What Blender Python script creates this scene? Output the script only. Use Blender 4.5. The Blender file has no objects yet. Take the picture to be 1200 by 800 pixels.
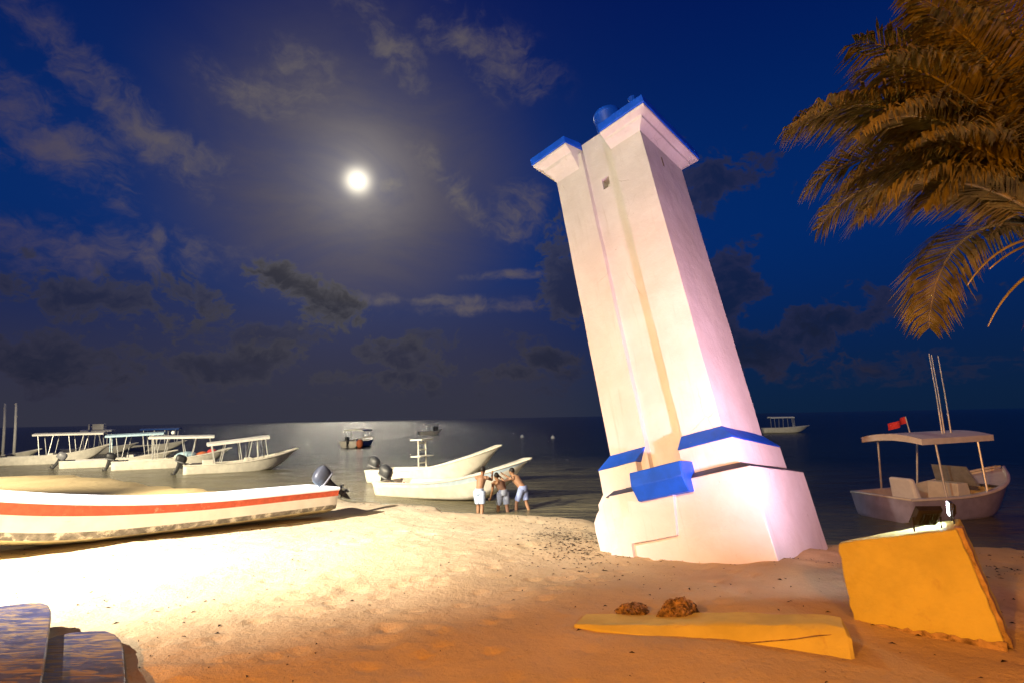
import bpy, bmesh, math, random
import numpy as np
from mathutils import Vector, Matrix, Euler
R_ = math.radians
rnd = random.Random(7)
scene = bpy.context.scene
col = scene.collection

# ------------------------------------------------------------------ camera
F = 655.0                                   # focal length in pixels of a 1200 px wide frame
CAMZ = 3.0
AX = np.array([[0.99982144, -0.01889663, 0.0],
               [0.00254830, 0.13483055, 0.99086539],
               [-0.01872401, -0.99068847, 0.13485463]])   # camera (right, down, forward) -> world
cam_d = bpy.data.cameras.new('camera'); cam = bpy.data.objects.new('camera', cam_d); col.objects.link(cam)
cam_d.sensor_width = 36.0; cam_d.lens = F / 1200 * 36; cam_d.clip_start = 0.05; cam_d.clip_end = 60000
m = Matrix.Identity(4)
for i in range(3):
    m[i][0] = AX[i][0]; m[i][1] = -AX[i][1]; m[i][2] = -AX[i][2]
m[0][3], m[1][3], m[2][3] = 0, 0, CAMZ
cam.matrix_world = m
scene.camera = cam

def pdir(x, y):
    d = AX @ np.array([(x - 600) / F, (y - 400) / F, 1.0]); return d
def gp(x, y, z):                            # where the line of sight through a photo point meets height z
    d = pdir(x, y); s = (z - CAMZ) / d[2]; return Vector((d[0] * s, d[1] * s, z))
def azel(x, y):
    d = pdir(x, y); d = d / np.linalg.norm(d)
    return math.atan2(d[0], d[1]), math.asin(d[2])

# ------------------------------------------------------------------ view
vs = scene.view_settings
vs.view_transform = 'Standard'; vs.look = 'None'; vs.exposure = 0.0; vs.gamma = 1.0
vs.use_curve_mapping = False
scene.cycles.use_denoising = True
scene.cycles.max_bounces = 6

# ------------------------------------------------------------------ node helpers
class N:
    def __init__(s, tree): s.t = tree; s.n = tree.nodes; s.l = tree.links
    def new(s, kind, **kw):
        nd = s.n.new(kind)
        for k, v in kw.items(): setattr(nd, k, v)
        return nd
    def put(s, sock, v):
        if isinstance(v, bpy.types.NodeSocket): s.l.new(v, sock)
        elif v is not None:
            try: sock.default_value = v
            except Exception: sock.default_value = (*v, 1.0)
    def math(s, op, a, b=None, c=None, clamp=False):
        nd = s.new('ShaderNodeMath', operation=op, use_clamp=clamp)
        s.put(nd.inputs[0], a)
        if b is not None: s.put(nd.inputs[1], b)
        if c is not None: s.put(nd.inputs[2], c)
        return nd.outputs[0]
    def add(s, a, b): return s.math('ADD', a, b)
    def sub(s, a, b): return s.math('SUBTRACT', a, b)
    def mul(s, a, b): return s.math('MULTIPLY', a, b)
    def step(s, v, lo, hi, a=0.0, b=1.0):
        nd = s.new('ShaderNodeMapRange', interpolation_type='SMOOTHSTEP')
        s.put(nd.inputs[0], v); s.put(nd.inputs[1], lo); s.put(nd.inputs[2], hi)
        s.put(nd.inputs[3], a); s.put(nd.inputs[4], b); return nd.outputs[0]
    def mix(s, f, a, b, blend='MIX'):
        nd = s.new('ShaderNodeMix', data_type='RGBA', blend_type=blend)
        s.put(nd.inputs[0], f); s.put(nd.inputs[6], a); s.put(nd.inputs[7], b); return nd.outputs[2]
    def noise(s, vec, scale, detail=4, rough=0.55, dist=0.0, out=0):
        nd = s.new('ShaderNodeTexNoise'); s.put(nd.inputs['Vector'], vec)
        s.put(nd.inputs['Scale'], scale); s.put(nd.inputs['Detail'], detail)
        s.put(nd.inputs['Roughness'], rough); s.put(nd.inputs['Distortion'], dist); return nd.outputs[out]
    def mapping(s, vec, scale=(1, 1, 1), loc=(0, 0, 0), rot=(0, 0, 0)):
        nd = s.new('ShaderNodeMapping'); s.put(nd.inputs[0], vec)
        s.put(nd.inputs['Scale'], scale); s.put(nd.inputs['Location'], loc); s.put(nd.inputs['Rotation'], rot); return nd.outputs[0]
    def bump(s, h, strength, dist=0.01, normal=None):
        nd = s.new('ShaderNodeBump'); s.put(nd.inputs['Height'], h)
        s.put(nd.inputs['Strength'], strength); s.put(nd.inputs['Distance'], dist)
        if normal is not None: s.put(nd.inputs['Normal'], normal)
        return nd.outputs[0]
C3 = lambda r, g, b: (r, g, b, 1.0)

# ------------------------------------------------------------------ sky (night, full moon behind thin cloud)
MOON = pdir(419, 212); MOON = MOON / np.linalg.norm(MOON)
M_AZ, M_EL = azel(419, 212)
world = bpy.data.worlds.new('World'); scene.world = world; world.use_nodes = True
w = N(world.node_tree); w.n.clear()
tc = w.new('ShaderNodeTexCoord').outputs['Generated']
geo = w.new('ShaderNodeNewGeometry').outputs['Incoming']
vec = w.new('ShaderNodeVectorMath', operation='NORMALIZE'); w.put(vec.inputs[0], tc); D = vec.outputs[0]
sp = w.new('ShaderNodeSeparateXYZ'); w.put(sp.inputs[0], D); X, Y, Z = sp.outputs
EL = w.math('ARCSINE', Z); AZ = w.math('ARCTAN2', X, Y)
sky = w.new('ShaderNodeTexSky', sky_type='NISHITA'); sky.sun_disc = False
sky.sun_elevation = M_EL; sky.sun_rotation = M_AZ; sky.air_density = 1.0; sky.dust_density = 0.3; sky.ozone_density = 4.0
dotm = w.new('ShaderNodeVectorMath', operation='DOT_PRODUCT'); w.put(dotm.inputs[0], D); dotm.inputs[1].default_value = tuple(MOON)
ANG = w.math('ARCCOSINE', w.math('MINIMUM', dotm.outputs['Value'], 0.999999))      # angle from the moon
# clear night blue: the moonlit air, dimmed and cooled
base = w.mix(1.0, sky.outputs[0], C3(0.0022, 0.0100, 0.0330), 'MULTIPLY')
grad = w.step(EL, 0.0, 0.32)
clear = w.mix(grad, C3(0.0025, 0.010, 0.036), C3(0.0002, 0.0185, 0.118))
clear = w.mix(w.step(EL, 0.30, 0.80), clear, C3(0.0002, 0.0050, 0.074))
clear = w.mix(0.08, clear, base, 'ADD')
# thin veil of high cloud, thickest around and below the moon
n1 = w.noise(w.mapping(D, (1, 1, 2.4)), 3.2, 7, 0.6, 0.6)
veil = w.math('MULTIPLY', w.step(ANG, 0.37, 0.10), w.step(n1, 0.30, 0.58, 0.62, 1.0))
low = w.step(EL, 0.31, 0.05)
lowaz = w.step(AZ, 0.34, -0.05)
veil = w.math('MAXIMUM', veil, w.mul(w.mul(low, lowaz), 0.90))
veilc = w.mix(w.step(ANG, 0.50, 0.10), C3(0.026, 0.027, 0.072), C3(0.050, 0.045, 0.084))
veilc = w.mix(w.step(EL, 0.20, 0.0), veilc, C3(0.036, 0.035, 0.054))
c = w.mix(veil, clear, veilc)
# domain warp so that cloud edges curl
wv = w.new('ShaderNodeVectorMath', operation='SCALE'); w.put(wv.inputs[0], w.noise(D, 7.0, 4, 0.6, 0.0, 1)); wv.inputs['Scale'].default_value = 0.10
DWn = w.new('ShaderNodeVectorMath', operation='ADD'); w.put(DWn.inputs[0], D); w.put(DWn.inputs[1], wv.outputs[0]); DW = DWn.outputs[0]
def blob(x, y, rx, ry, rot=0.0):            # an uneven patch of cloud at a place in the sky
    a0, e0 = azel(x, y)
    k = math.cos(e0)
    da = w.mul(w.sub(AZ, a0), k); de = w.sub(EL, e0)
    cr, sr = math.cos(rot), math.sin(rot)
    u = w.mul(w.add(w.mul(da, cr), w.mul(de, sr)), F / rx); v = w.mul(w.sub(w.mul(de, cr), w.mul(da, sr)), F / ry)
    d = w.math('SQRT', w.add(w.mul(u, u), w.mul(v, v)))
    return w.math('SUBTRACT', 1.0, d)
def union(lst):
    a = lst[0]
    for b in lst[1:]: a = w.math('SMOOTH_MAX', a, b, 0.15)
    return a
wn = w.noise(w.mapping(DW, (1, 1, 1.7)), 13.0, 9, 0.62, 0.3)
wf = w.noise(w.mapping(DW, (1, 1, 1.5), (3, 1, 2)), 38.0, 6, 0.62, 0.2)
# light altocumulus patches high up (moonlit, purple grey)
hi = union([blob(120, 110, 130, 30, -0.62), blob(195, 168, 75, 22, -0.2), blob(35, 150, 90, 46, -0.45), blob(85, 185, 80, 22, -0.6), blob(325, 95, 78, 42, 0.2),
            blob(455, 50, 80, 30, -0.75), blob(565, 60, 95, 40, -0.45), blob(512, 195, 46, 17, -0.6), blob(545, 240, 48, 18, -0.85), blob(612, 250, 46, 46, 0.2), blob(455, 218, 20, 9, 0.3),
            blob(110, 292, 140, 34, 0.1), blob(560, 362, 100, 10, 0.05), blob(490, 352, 130, 9, 0.0), blob(600, 322, 70, 7, 0.05)])
hd = w.add(w.mul(hi, 0.50), w.add(w.mul(w.sub(wn, 0.5), 1.9), w.mul(w.sub(wf, 0.5), 0.8)))
hm = w.mul(w.step(hd, -0.08, 0.85), w.step(hi, -0.25, 0.35))
hicol = w.mix(w.step(ANG, 0.60, 0.08), C3(0.058, 0.047, 0.098), C3(0.125, 0.108, 0.108))
c = w.mix(w.mul(hm, 0.88), c, hicol)
# dark cumulus, backlit: pale thin edges, dark cores
wb = w.noise(w.mapping(DW, (1, 1, 1.5), (5, 0, 0)), 11.0, 9, 0.60, 0.15)
puff = w.add(w.mul(w.sub(wb, 0.53), 2.7), w.mul(w.sub(wf, 0.5), 1.1))
near = w.step(ANG, 0.70, 0.15)
def cumulus(c, shape, op, k, e_far, e_near, c_far, c_near, soft=0.16):
    dd = w.math('MINIMUM', w.add(w.mul(shape, k), puff), w.add(w.mul(shape, 1.6), 0.75))
    dm = w.step(dd, 0.0, soft); dc = w.step(dd, 0.05, 0.75)
    return w.mix(w.mul(dm, op), c, w.mix(dc, w.mix(near, e_far, e_near), w.mix(near, c_far, c_near)))
band = w.mul(w.step(EL, 0.34, 0.14), w.step(EL, -0.01, 0.04))
gen = w.sub(w.mul(w.noise(w.mapping(D, (1, 1, 2.0), (9, 2, 0)), 3.0, 3, 0.5), 1.0), w.add(0.50, w.mul(w.sub(1.0, band), 2.0)))
c = cumulus(c, gen, 0.55, 2.2, C3(0.020, 0.022, 0.050), C3(0.052, 0.050, 0.066), C3(0.010, 0.013, 0.034), C3(0.026, 0.026, 0.044), 0.3)
dk = union([blob(110, 350, 120, 36, -0.05), blob(60, 415, 150, 32, 0.0), blob(455, 420, 70, 24, -0.15), blob(430, 440, 110, 14, 0), blob(260, 430, 110, 26, 0.0), blob(560, 436, 80, 13, 0),
            blob(645, 420, 38, 15, 0.0), blob(845, 208, 56, 40, -0.2), blob(668, 335, 40, 75, 0.1), blob(845, 350, 46, 60, -0.5), blob(880, 405, 130, 32, 0.0), blob(1000, 375, 100, 28, 0.0)])
c = cumulus(c, dk, 0.70, 0.75, C3(0.024, 0.023, 0.046), C3(0.058, 0.055, 0.068), C3(0.008, 0.012, 0.030), C3(0.026, 0.026, 0.046), 0.28)
mainc = union([blob(366, 348, 74, 32, -0.38), blob(338, 332, 36, 20, 0)])
c = cumulus(c, mainc, 0.85, 1.0, C3(0.07, 0.066, 0.074), C3(0.07, 0.066, 0.074), C3(0.017, 0.017, 0.024), C3(0.017, 0.017, 0.024), 0.34)
# aureole of the moon in the thin cloud
g1 = w.math('POWER', 2.718, w.mul(ANG, -9.0)); g2 = w.math('POWER', 2.718, w.mul(ANG, -20.0)); g3 = w.math('POWER', 2.718, w.mul(w.mul(ANG, ANG), -3200.0))
ncl = w.step(n1, 0.3, 0.7, 0.8, 1.15)
gl = w.mix(1.0, C3(0, 0, 0), C3(0.10, 0.094, 0.088), 'ADD')
def scaled(colr, f):
    nd = w.new('ShaderNodeVectorMath', operation='SCALE'); w.put(nd.inputs[0], colr[:3] if isinstance(colr, tuple) else colr); w.put(nd.inputs['Scale'], f); return nd.outputs[0]
c = w.mix(1.0, c, scaled(C3(0.088, 0.082, 0.070), w.mul(g1, ncl)), 'ADD')
c = w.mix(1.0, c, scaled(C3(0.29, 0.26, 0.20), w.mul(g2, ncl)), 'ADD')
c = w.mix(1.0, c, scaled(C3(1.6, 1.45, 1.1), g3), 'ADD')
# below the horizon: dark sea air
c = w.mix(w.step(EL, -0.002, -0.05), c, C3(0.006, 0.008, 0.014))
bg = w.new('ShaderNodeBackground'); w.put(bg.inputs[0], c); bg.inputs[1].default_value = 1.0
wo = w.new('ShaderNodeOutputWorld'); w.l.new(bg.outputs[0], wo.inputs[0])
world.cycles.sampling_method = 'MANUAL'; world.cycles.sample_map_resolution = 512

# ------------------------------------------------------------------ lamps along the beach road (behind and beside the camera) and two added fill lamps
def spot(name, loc, aim, power, color, deg, blend, radius=0.15):
    d = bpy.data.lights.new(name, 'SPOT'); d.energy = power; d.color = color
    d.spot_size = R_(deg); d.spot_blend = blend; d.shadow_soft_size = radius
    o = bpy.data.objects.new(name, d); col.objects.link(o)
    o.location = loc; o.rotation_euler = (Vector(aim) - Vector(loc)).to_track_quat('-Z', 'Y').to_euler()
    return o
WARM = (1.0, 0.86, 0.60); SODIUM = (1.0, 0.35, 0.012)
spot('beach_flood_lamp', (-10.5, 2.5, 8.0), (-5.7, 7.8, 1.3), 38000, (1.0, 0.94, 0.96), 62, 1.0, 0.10)
spot('road_flood_lamp', (-10, -7, 9), (0.2, 12.6, 4.9), 8600, WARM, 42, 0.6, 0.12)
spot('skiff_fill_lamp', (-13, 9, 8), (-3.2, 23.5, 0.5), 22000, WARM, 58, 0.6, 0.15)  # unseen lamp added to brighten the pair of skiffs
spot('far_beach_flood_lamp', (-31, 8, 9), (-20, 34, 0.5), 105000, WARM, 84, 0.5, 0.15)
spot('street_lamp_middle', (1.0, -2.6, 5.2), (1.6, 3.8, 1.2), 1500, SODIUM, 92, 0.9, 0.15)
spot('street_lamp_left', (-6, -4.5, 6.5), (0.2, 3.4, 1.2), 5600, SODIUM, 58, 0.9, 0.15)
spot('palm_fill_lamp', (-3.0, -4.0, 6.0), (6.5, 6.0, 5.9), 9000, SODIUM, 36, 0.8, 0.15)  # unseen lamp added for the palm, beam narrowed to spare the tower

# ------------------------------------------------------------------ materials
def mat(name, color, rough=0.7, var=0.10, vscale=6.0, bump=0.0, bscale=40.0, metal=0.0, spec=0.4, dark=None, dscale=3.0, dlo=0.55, dhi=0.75, coord='Object', bdist=0.01, detail=6):
    mt = bpy.data.materials.new(name); mt.use_nodes = True; s = N(mt.node_tree); b = s.n['Principled BSDF']
    tc = s.new('ShaderNodeTexCoord').outputs[coord]
    n = s.noise(tc, vscale, detail, 0.6)
    lo = tuple(max(0, v * (1 - var * 1.6)) for v in color); hi = tuple(min(1, v * (1 + var)) for v in color)
    cc = s.mix(s.step(n, 0.3, 0.7), C3(*lo), C3(*hi))
    if dark is not None:
        n2 = s.noise(tc, dscale, 9, 0.68, 0.4)
        cc = s.mix(s.step(n2, dlo, dhi), cc, C3(*dark))
    s.put(b.inputs['Base Color'], cc); b.inputs['Roughness'].default_value = rough; b.inputs['Metallic'].default_value = metal
    b.inputs['Specular IOR Level'].default_value = spec
    if bump > 0:
        h = s.add(s.noise(tc, bscale, 6, 0.65), s.mul(s.noise(tc, bscale * 0.22, 4, 0.5), 1.5))
        s.put(b.inputs['Normal'], s.bump(h, bump, bdist))
    return mt
def emit(name, color, strength):
    mt = bpy.data.materials.new(name); mt.use_nodes = True; s = N(mt.node_tree); b = s.n['Principled BSDF']
    b.inputs['Base Color'].default_value = C3(*color); b.inputs['Emission Color'].default_value = C3(*color); b.inputs['Emission Strength'].default_value = strength
    return mt
M = {}
def wall_mat():
    mt = bpy.data.materials.new('white_wall'); mt.use_nodes = True; s = N(mt.node_tree); b = s.n['Principled BSDF']
    tc = s.new('ShaderNodeTexCoord').outputs['Object']
    cc = s.mix(s.step(s.noise(tc, 1.6, 7, 0.6, 0.4), 0.3, 0.7), C3(0.70, 0.67, 0.62), C3(0.79, 0.77, 0.73))
    streak = s.noise(s.mapping(tc, (7, 7, 0.55)), 1.4, 7, 0.65, 0.3)
    cc = s.mix(s.mul(s.step(streak, 0.55, 0.80), 0.45), cc, C3(0.50, 0.45, 0.36))
    spots = s.mul(s.step(s.noise(tc, 15.0, 5, 0.7), 0.64, 0.72), s.step(s.noise(tc, 2.0, 4), 0.48, 0.62))
    cc = s.mix(s.mul(spots, 0.6), cc, C3(0.40, 0.33, 0.25))
    vo = s.new('ShaderNodeTexVoronoi', feature='DISTANCE_TO_EDGE'); s.put(vo.inputs['Vector'], s.mapping(s.mix(0.12, tc, s.noise(tc, 3.0, 5, 0.6, 0.0, 1)), (1.0, 1.0, 0.6))); vo.inputs['Scale'].default_value = 1.3
    crack = s.mul(s.step(vo.outputs['Distance'], 0.006, 0.001), s.step(s.noise(tc, 1.1, 3), 0.52, 0.60))
    cc = s.mix(s.mul(crack, 0.28), cc, C3(0.32, 0.27, 0.21))
    s.put(b.inputs['Base Color'], cc); b.inputs['Roughness'].default_value = 0.88; b.inputs['Specular IOR Level'].default_value = 0.2
    h = s.add(s.add(s.mul(s.noise(tc, 2.6, 5, 0.55), 3.0), s.mul(s.noise(tc, 30, 6, 0.65), 0.45)), s.mul(crack, -0.4))
    s.put(b.inputs['Normal'], s.bump(s.add(h, s.mul(spots, -0.35)), 0.5, 0.012))
    return mt
M['white_wall'] = wall_mat()
M['blue_paint'] = mat('blue_paint', (0.006, 0.105, 0.78), 0.5, 0.10, 5, 0.15, 50, dark=(0.26, 0.33, 0.52), dscale=11, dlo=0.66, dhi=0.71)
M['grey_blue'] = mat('grey_blue', (0.05, 0.06, 0.11), 0.7, 0.2, 5, 0.2, 50)
M['slit_shade'] = mat('slit_shade', (0.20, 0.15, 0.09), 0.9, 0.2, 20)  # brown standing in for the shade inside the slit
M['yellow_concrete'] = mat('yellow_concrete', (0.56, 0.51, 0.16), 0.85, 0.10, 2.4, 0.6, 20, spec=0.2, dark=(0.46, 0.36, 0.14), dscale=4.0, dlo=0.58, dhi=0.78)
M['raw_concrete'] = mat('raw_concrete', (0.42, 0.30, 0.20), 0.9, 0.25, 9, 0.7, 22, dark=(0.12, 0.08, 0.05), dscale=8, dlo=0.5, dhi=0.65)
M['rock'] = mat('rock', (0.30, 0.20, 0.11), 0.95, 0.55, 18, 0.9, 30, dark=(0.07, 0.045, 0.03), dscale=16, dlo=0.48, dhi=0.6, bdist=0.02)
M['boat_white'] = mat('boat_white', (0.78, 0.77, 0.72), 0.45, 0.05, 4, 0.1, 12, dark=(0.50, 0.46, 0.38), dscale=3, dlo=0.62, dhi=0.8)
M['boat_red'] = mat('boat_red', (0.60, 0.10, 0.045), 0.5, 0.12, 10, 0.1, 30, dark=(0.72, 0.30, 0.20), dscale=7, dlo=0.58, dhi=0.72)
def stripe_mat():                            # red band, bleached towards the bow
    mt = bpy.data.materials['boat_red']; s = N(mt.node_tree); b = s.n['Principled BSDF']; old = b.inputs['Base Color'].links[0].from_socket
    sx = s.new('ShaderNodeSeparateXYZ'); tc = s.new('ShaderNodeTexCoord').outputs['Object']; s.put(sx.inputs[0], tc)
    f = s.step(s.add(sx.outputs[0], s.mul(s.noise(tc, 4.0, 6, 0.65), 1.2)), 5.3, 6.6)
    s.put(b.inputs['Base Color'], s.mix(f, old, C3(0.66, 0.50, 0.30)))
M['boat_boot'] = mat('boat_boot', (0.24, 0.22, 0.19), 0.7, 0.3, 10, 0.2, 30, dark=(0.66, 0.62, 0.52), dscale=5, dlo=0.50, dhi=0.62)
stripe_mat()
M['boat_bottom'] = mat('boat_bottom', (0.62, 0.53, 0.30), 0.7, 0.15, 5, 0.15, 20, dark=(0.35, 0.28, 0.16), dscale=5, dlo=0.55, dhi=0.7)
M['boat_palebl'] = mat('boat_palebl', (0.52, 0.64, 0.72), 0.5, 0.08, 4, 0.1, 20)
M['boat_cream'] = mat('boat_cream', (0.70, 0.66, 0.56), 0.45, 0.08, 3, 0.1, 12)
M['boat_violet_lit'] = mat('boat_violet_lit', (0.34, 0.32, 0.44), 0.45, 0.10, 3, 0.1, 12)  # violet floodlight tint put into the hull colour
M['boat_teal'] = mat('boat_teal', (0.03, 0.22, 0.22), 0.5)
M['boat_blue'] = mat('boat_blue', (0.03, 0.14, 0.42), 0.5)
M['boat_grey'] = mat('boat_grey', (0.26, 0.27, 0.28), 0.5)
M['canvas_white'] = mat('canvas_white', (0.74, 0.72, 0.66), 0.75, 0.06, 3)
M['canvas_blue'] = mat('canvas_blue', (0.03, 0.11, 0.40), 0.8)
M['canvas_sky'] = mat('canvas_sky', (0.42, 0.60, 0.70), 0.7)
M['cloth_red'] = mat('cloth_red', (0.55, 0.04, 0.04), 0.8)
M['orange'] = mat('orange', (0.55, 0.14, 0.05), 0.7)
M['tube'] = mat('tube', (0.62, 0.61, 0.57), 0.35, metal=0.3)
M['engine'] = mat('engine', (0.055, 0.058, 0.066), 0.4, 0.08, 5, spec=0.4)
M['engine_light'] = mat('engine_light', (0.20, 0.20, 0.21), 0.4, 0.08, 5)
M['engine_dark'] = mat('engine_dark', (0.025, 0.025, 0.028), 0.45, 0.2, 9)
M['steel'] = mat('steel', (0.45, 0.45, 0.45), 0.3, metal=0.9)
M['black_metal'] = mat('black_metal', (0.018, 0.017, 0.017), 0.45, 0.2, 20)
M['skin'] = mat('skin', (0.36, 0.19, 0.10), 0.55, 0.06)
M['hair'] = mat('hair', (0.02, 0.014, 0.01), 0.6)
M['shorts_pale'] = mat('shorts_pale', (0.50, 0.60, 0.72), 0.8, 0.1, 12)
M['shorts_grey'] = mat('shorts_grey', (0.30, 0.33, 0.38), 0.8, 0.1, 12)
M['shorts_blue'] = mat('shorts_blue', (0.33, 0.40, 0.62), 0.8, 0.1, 12)
M['buoy'] = mat('buoy', (0.8, 0.79, 0.74), 0.4)
M['bark'] = mat('bark', (0.20, 0.14, 0.09), 0.9, 0.35, 9, 0.8, 20, dark=(0.08, 0.05, 0.03), dscale=6)
M['leaf'] = mat('leaf', (0.115, 0.095, 0.020), 0.5, 0.35, 3.0)
M['leaf_dry'] = mat('leaf_dry', (0.20, 0.115, 0.035), 0.7, 0.35, 5.0)
M['rachis'] = mat('rachis', (0.17, 0.14, 0.035), 0.5, 0.2, 6)
M['flood_lens'] = emit('flood_lens', (0.90, 0.92, 1.0), 40.0)
M['moon'] = emit('moon', (1.0, 0.90, 0.70), 1900.0)
M['weed'] = mat('weed', (0.028, 0.018, 0.009), 0.9, 0.5, 30)

def leafy(name, color, trans):
    mt = mat(name, color, 0.5, 0.35, 3.0); s = N(mt.node_tree); b = s.n['Principled BSDF']; out = s.n['Material Output']
    t = s.new('ShaderNodeBsdfTranslucent'); s.l.new(b.inputs['Base Color'].links[0].from_socket, t.inputs['Color'])
    mx = s.new('ShaderNodeMixShader'); mx.inputs[0].default_value = trans; s.l.new(b.outputs[0], mx.inputs[1]); s.l.new(t.outputs[0], mx.inputs[2]); s.l.new(mx.outputs[0], out.inputs['Surface'])
    return mt
M['leaf'] = leafy('leaf', (0.20, 0.16, 0.03), 0.45); M['leaf_dry'] = leafy('leaf_dry', (0.22, 0.125, 0.035), 0.3)
def worn_blue():
    mt = bpy.data.materials.new('worn_blue_wood'); mt.use_nodes = True; s = N(mt.node_tree); b = s.n['Principled BSDF']
    tc = s.new('ShaderNodeTexCoord').outputs['Object']
    g = s.mapping(tc, (1.8, 10.0, 10.0), rot=(0, 0, R_(-8)))
    wood = s.mix(s.step(s.noise(s.mapping(tc, (3, 40, 40)), 2.0, 5, 0.6), 0.3, 0.7), C3(0.13, 0.08, 0.04), C3(0.30, 0.21, 0.11))
    blue = s.mix(s.step(s.noise(tc, 9, 4), 0.3, 0.7), C3(0.035, 0.038, 0.085), C3(0.065, 0.068, 0.14))
    wear = s.add(s.noise(g, 2.6, 9, 0.70, 0.9), s.mul(s.noise(tc, 5.0, 3), 0.35))
    f = s.step(wear, 0.67, 0.72)
    s.put(b.inputs['Base Color'], s.mix(f, blue, wood)); s.put(b.inputs['Roughness'], s.step(f, 0, 1, 0.5, 0.8))
    s.put(b.inputs['Normal'], s.bump(s.sub(s.noise(s.mapping(tc, (3, 40, 40)), 3.0, 5), s.mul(f, 0.6)), 0.5, 0.004))
    return mt
M['worn_blue'] = worn_blue()

def sand_mat():
    mt = bpy.data.materials.new('sand'); mt.use_nodes = True; s = N(mt.node_tree); b = s.n['Principled BSDF']
    tc = s.new('ShaderNodeTexCoord').outputs['Object']
    n1 = s.noise(tc, 0.7, 5, 0.6); n2 = s.noise(tc, 9.0, 6, 0.65); n3 = s.noise(tc, 160.0, 3, 0.6)
    cc = s.mix(s.step(n1, 0.3, 0.7), C3(0.50, 0.385, 0.205), C3(0.58, 0.455, 0.255))
    cc = s.mix(s.mul(s.step(n2, 0.55, 0.75), 0.35), cc, C3(0.36, 0.26, 0.13))
    cc = s.mix(s.mul(s.step(n3, 0.60, 0.72), 0.5), cc, C3(0.30, 0.215, 0.11))
    cc = s.mix(s.mul(s.mul(s.step(s.noise(tc, 42.0, 3, 0.7), 0.67, 0.70), s.step(s.noise(tc, 2.2, 4, 0.6), 0.46, 0.62)), 0.8), cc, C3(0.10, 0.06, 0.03))
    wet = s.new('ShaderNodeAttribute', attribute_name='wet').outputs['Fac']
    cc = s.mix(s.mul(wet, 0.6), cc, C3(0.20, 0.155, 0.09))
    s.put(b.inputs['Base Color'], cc); b.inputs['Roughness'].default_value = 0.95; b.inputs['Specular IOR Level'].default_value = 0.15
    h = s.add(s.mul(s.noise(tc, 5.0, 5, 0.6), 1.6), s.add(s.mul(s.noise(tc, 28.0, 6, 0.7), 0.7), s.mul(n3, 0.12)))
    s.put(b.inputs['Normal'], s.bump(h, 0.75, 0.028))
    return mt
M['sand'] = sand_mat()

def water_mat():
    mt = bpy.data.materials.new('sea_water'); mt.use_nodes = True; s = N(mt.node_tree); b = s.n['Principled BSDF']
    tc = s.new('ShaderNodeTexCoord').outputs['Object']
    sh = s.new('ShaderNodeAttribute', attribute_name='shallow').outputs['Fac']
    pat = s.noise(s.mapping(tc, (0.5, 1.2, 1)), 0.6, 5, 0.6, 0.6)
    shf = s.math('MULTIPLY', sh, s.step(pat, 0.2, 0.8, 0.75, 1.15), clamp=True)
    cc = s.mix(shf, C3(0.010, 0.017, 0.022), C3(0.24, 0.21, 0.115))
    s.put(b.inputs['Base Color'], cc); b.inputs['IOR'].default_value = 1.333; b.inputs['Specular IOR Level'].default_value = 0.42; b.inputs['Roughness'].default_value = 0.2
    rot = (0, 0, R_(12))
    h = s.add(s.mul(s.noise(s.mapping(tc, (0.55, 1.9, 1), rot=rot), 0.9, 5, 0.55, 0.3), 1.0), s.mul(s.noise(s.mapping(tc, (0.16, 0.7, 1), rot=rot), 0.7, 4, 0.5, 0.3), 1.6))
    h = s.add(h, s.mul(s.noise(s.mapping(tc, (1.2, 4.5, 1), rot=rot), 1.6, 4, 0.6, 0.4), 0.45))
    s.put(b.inputs['Normal'], s.bump(h, 0.8, 0.34))
    return mt
M['water'] = water_mat()

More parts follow.
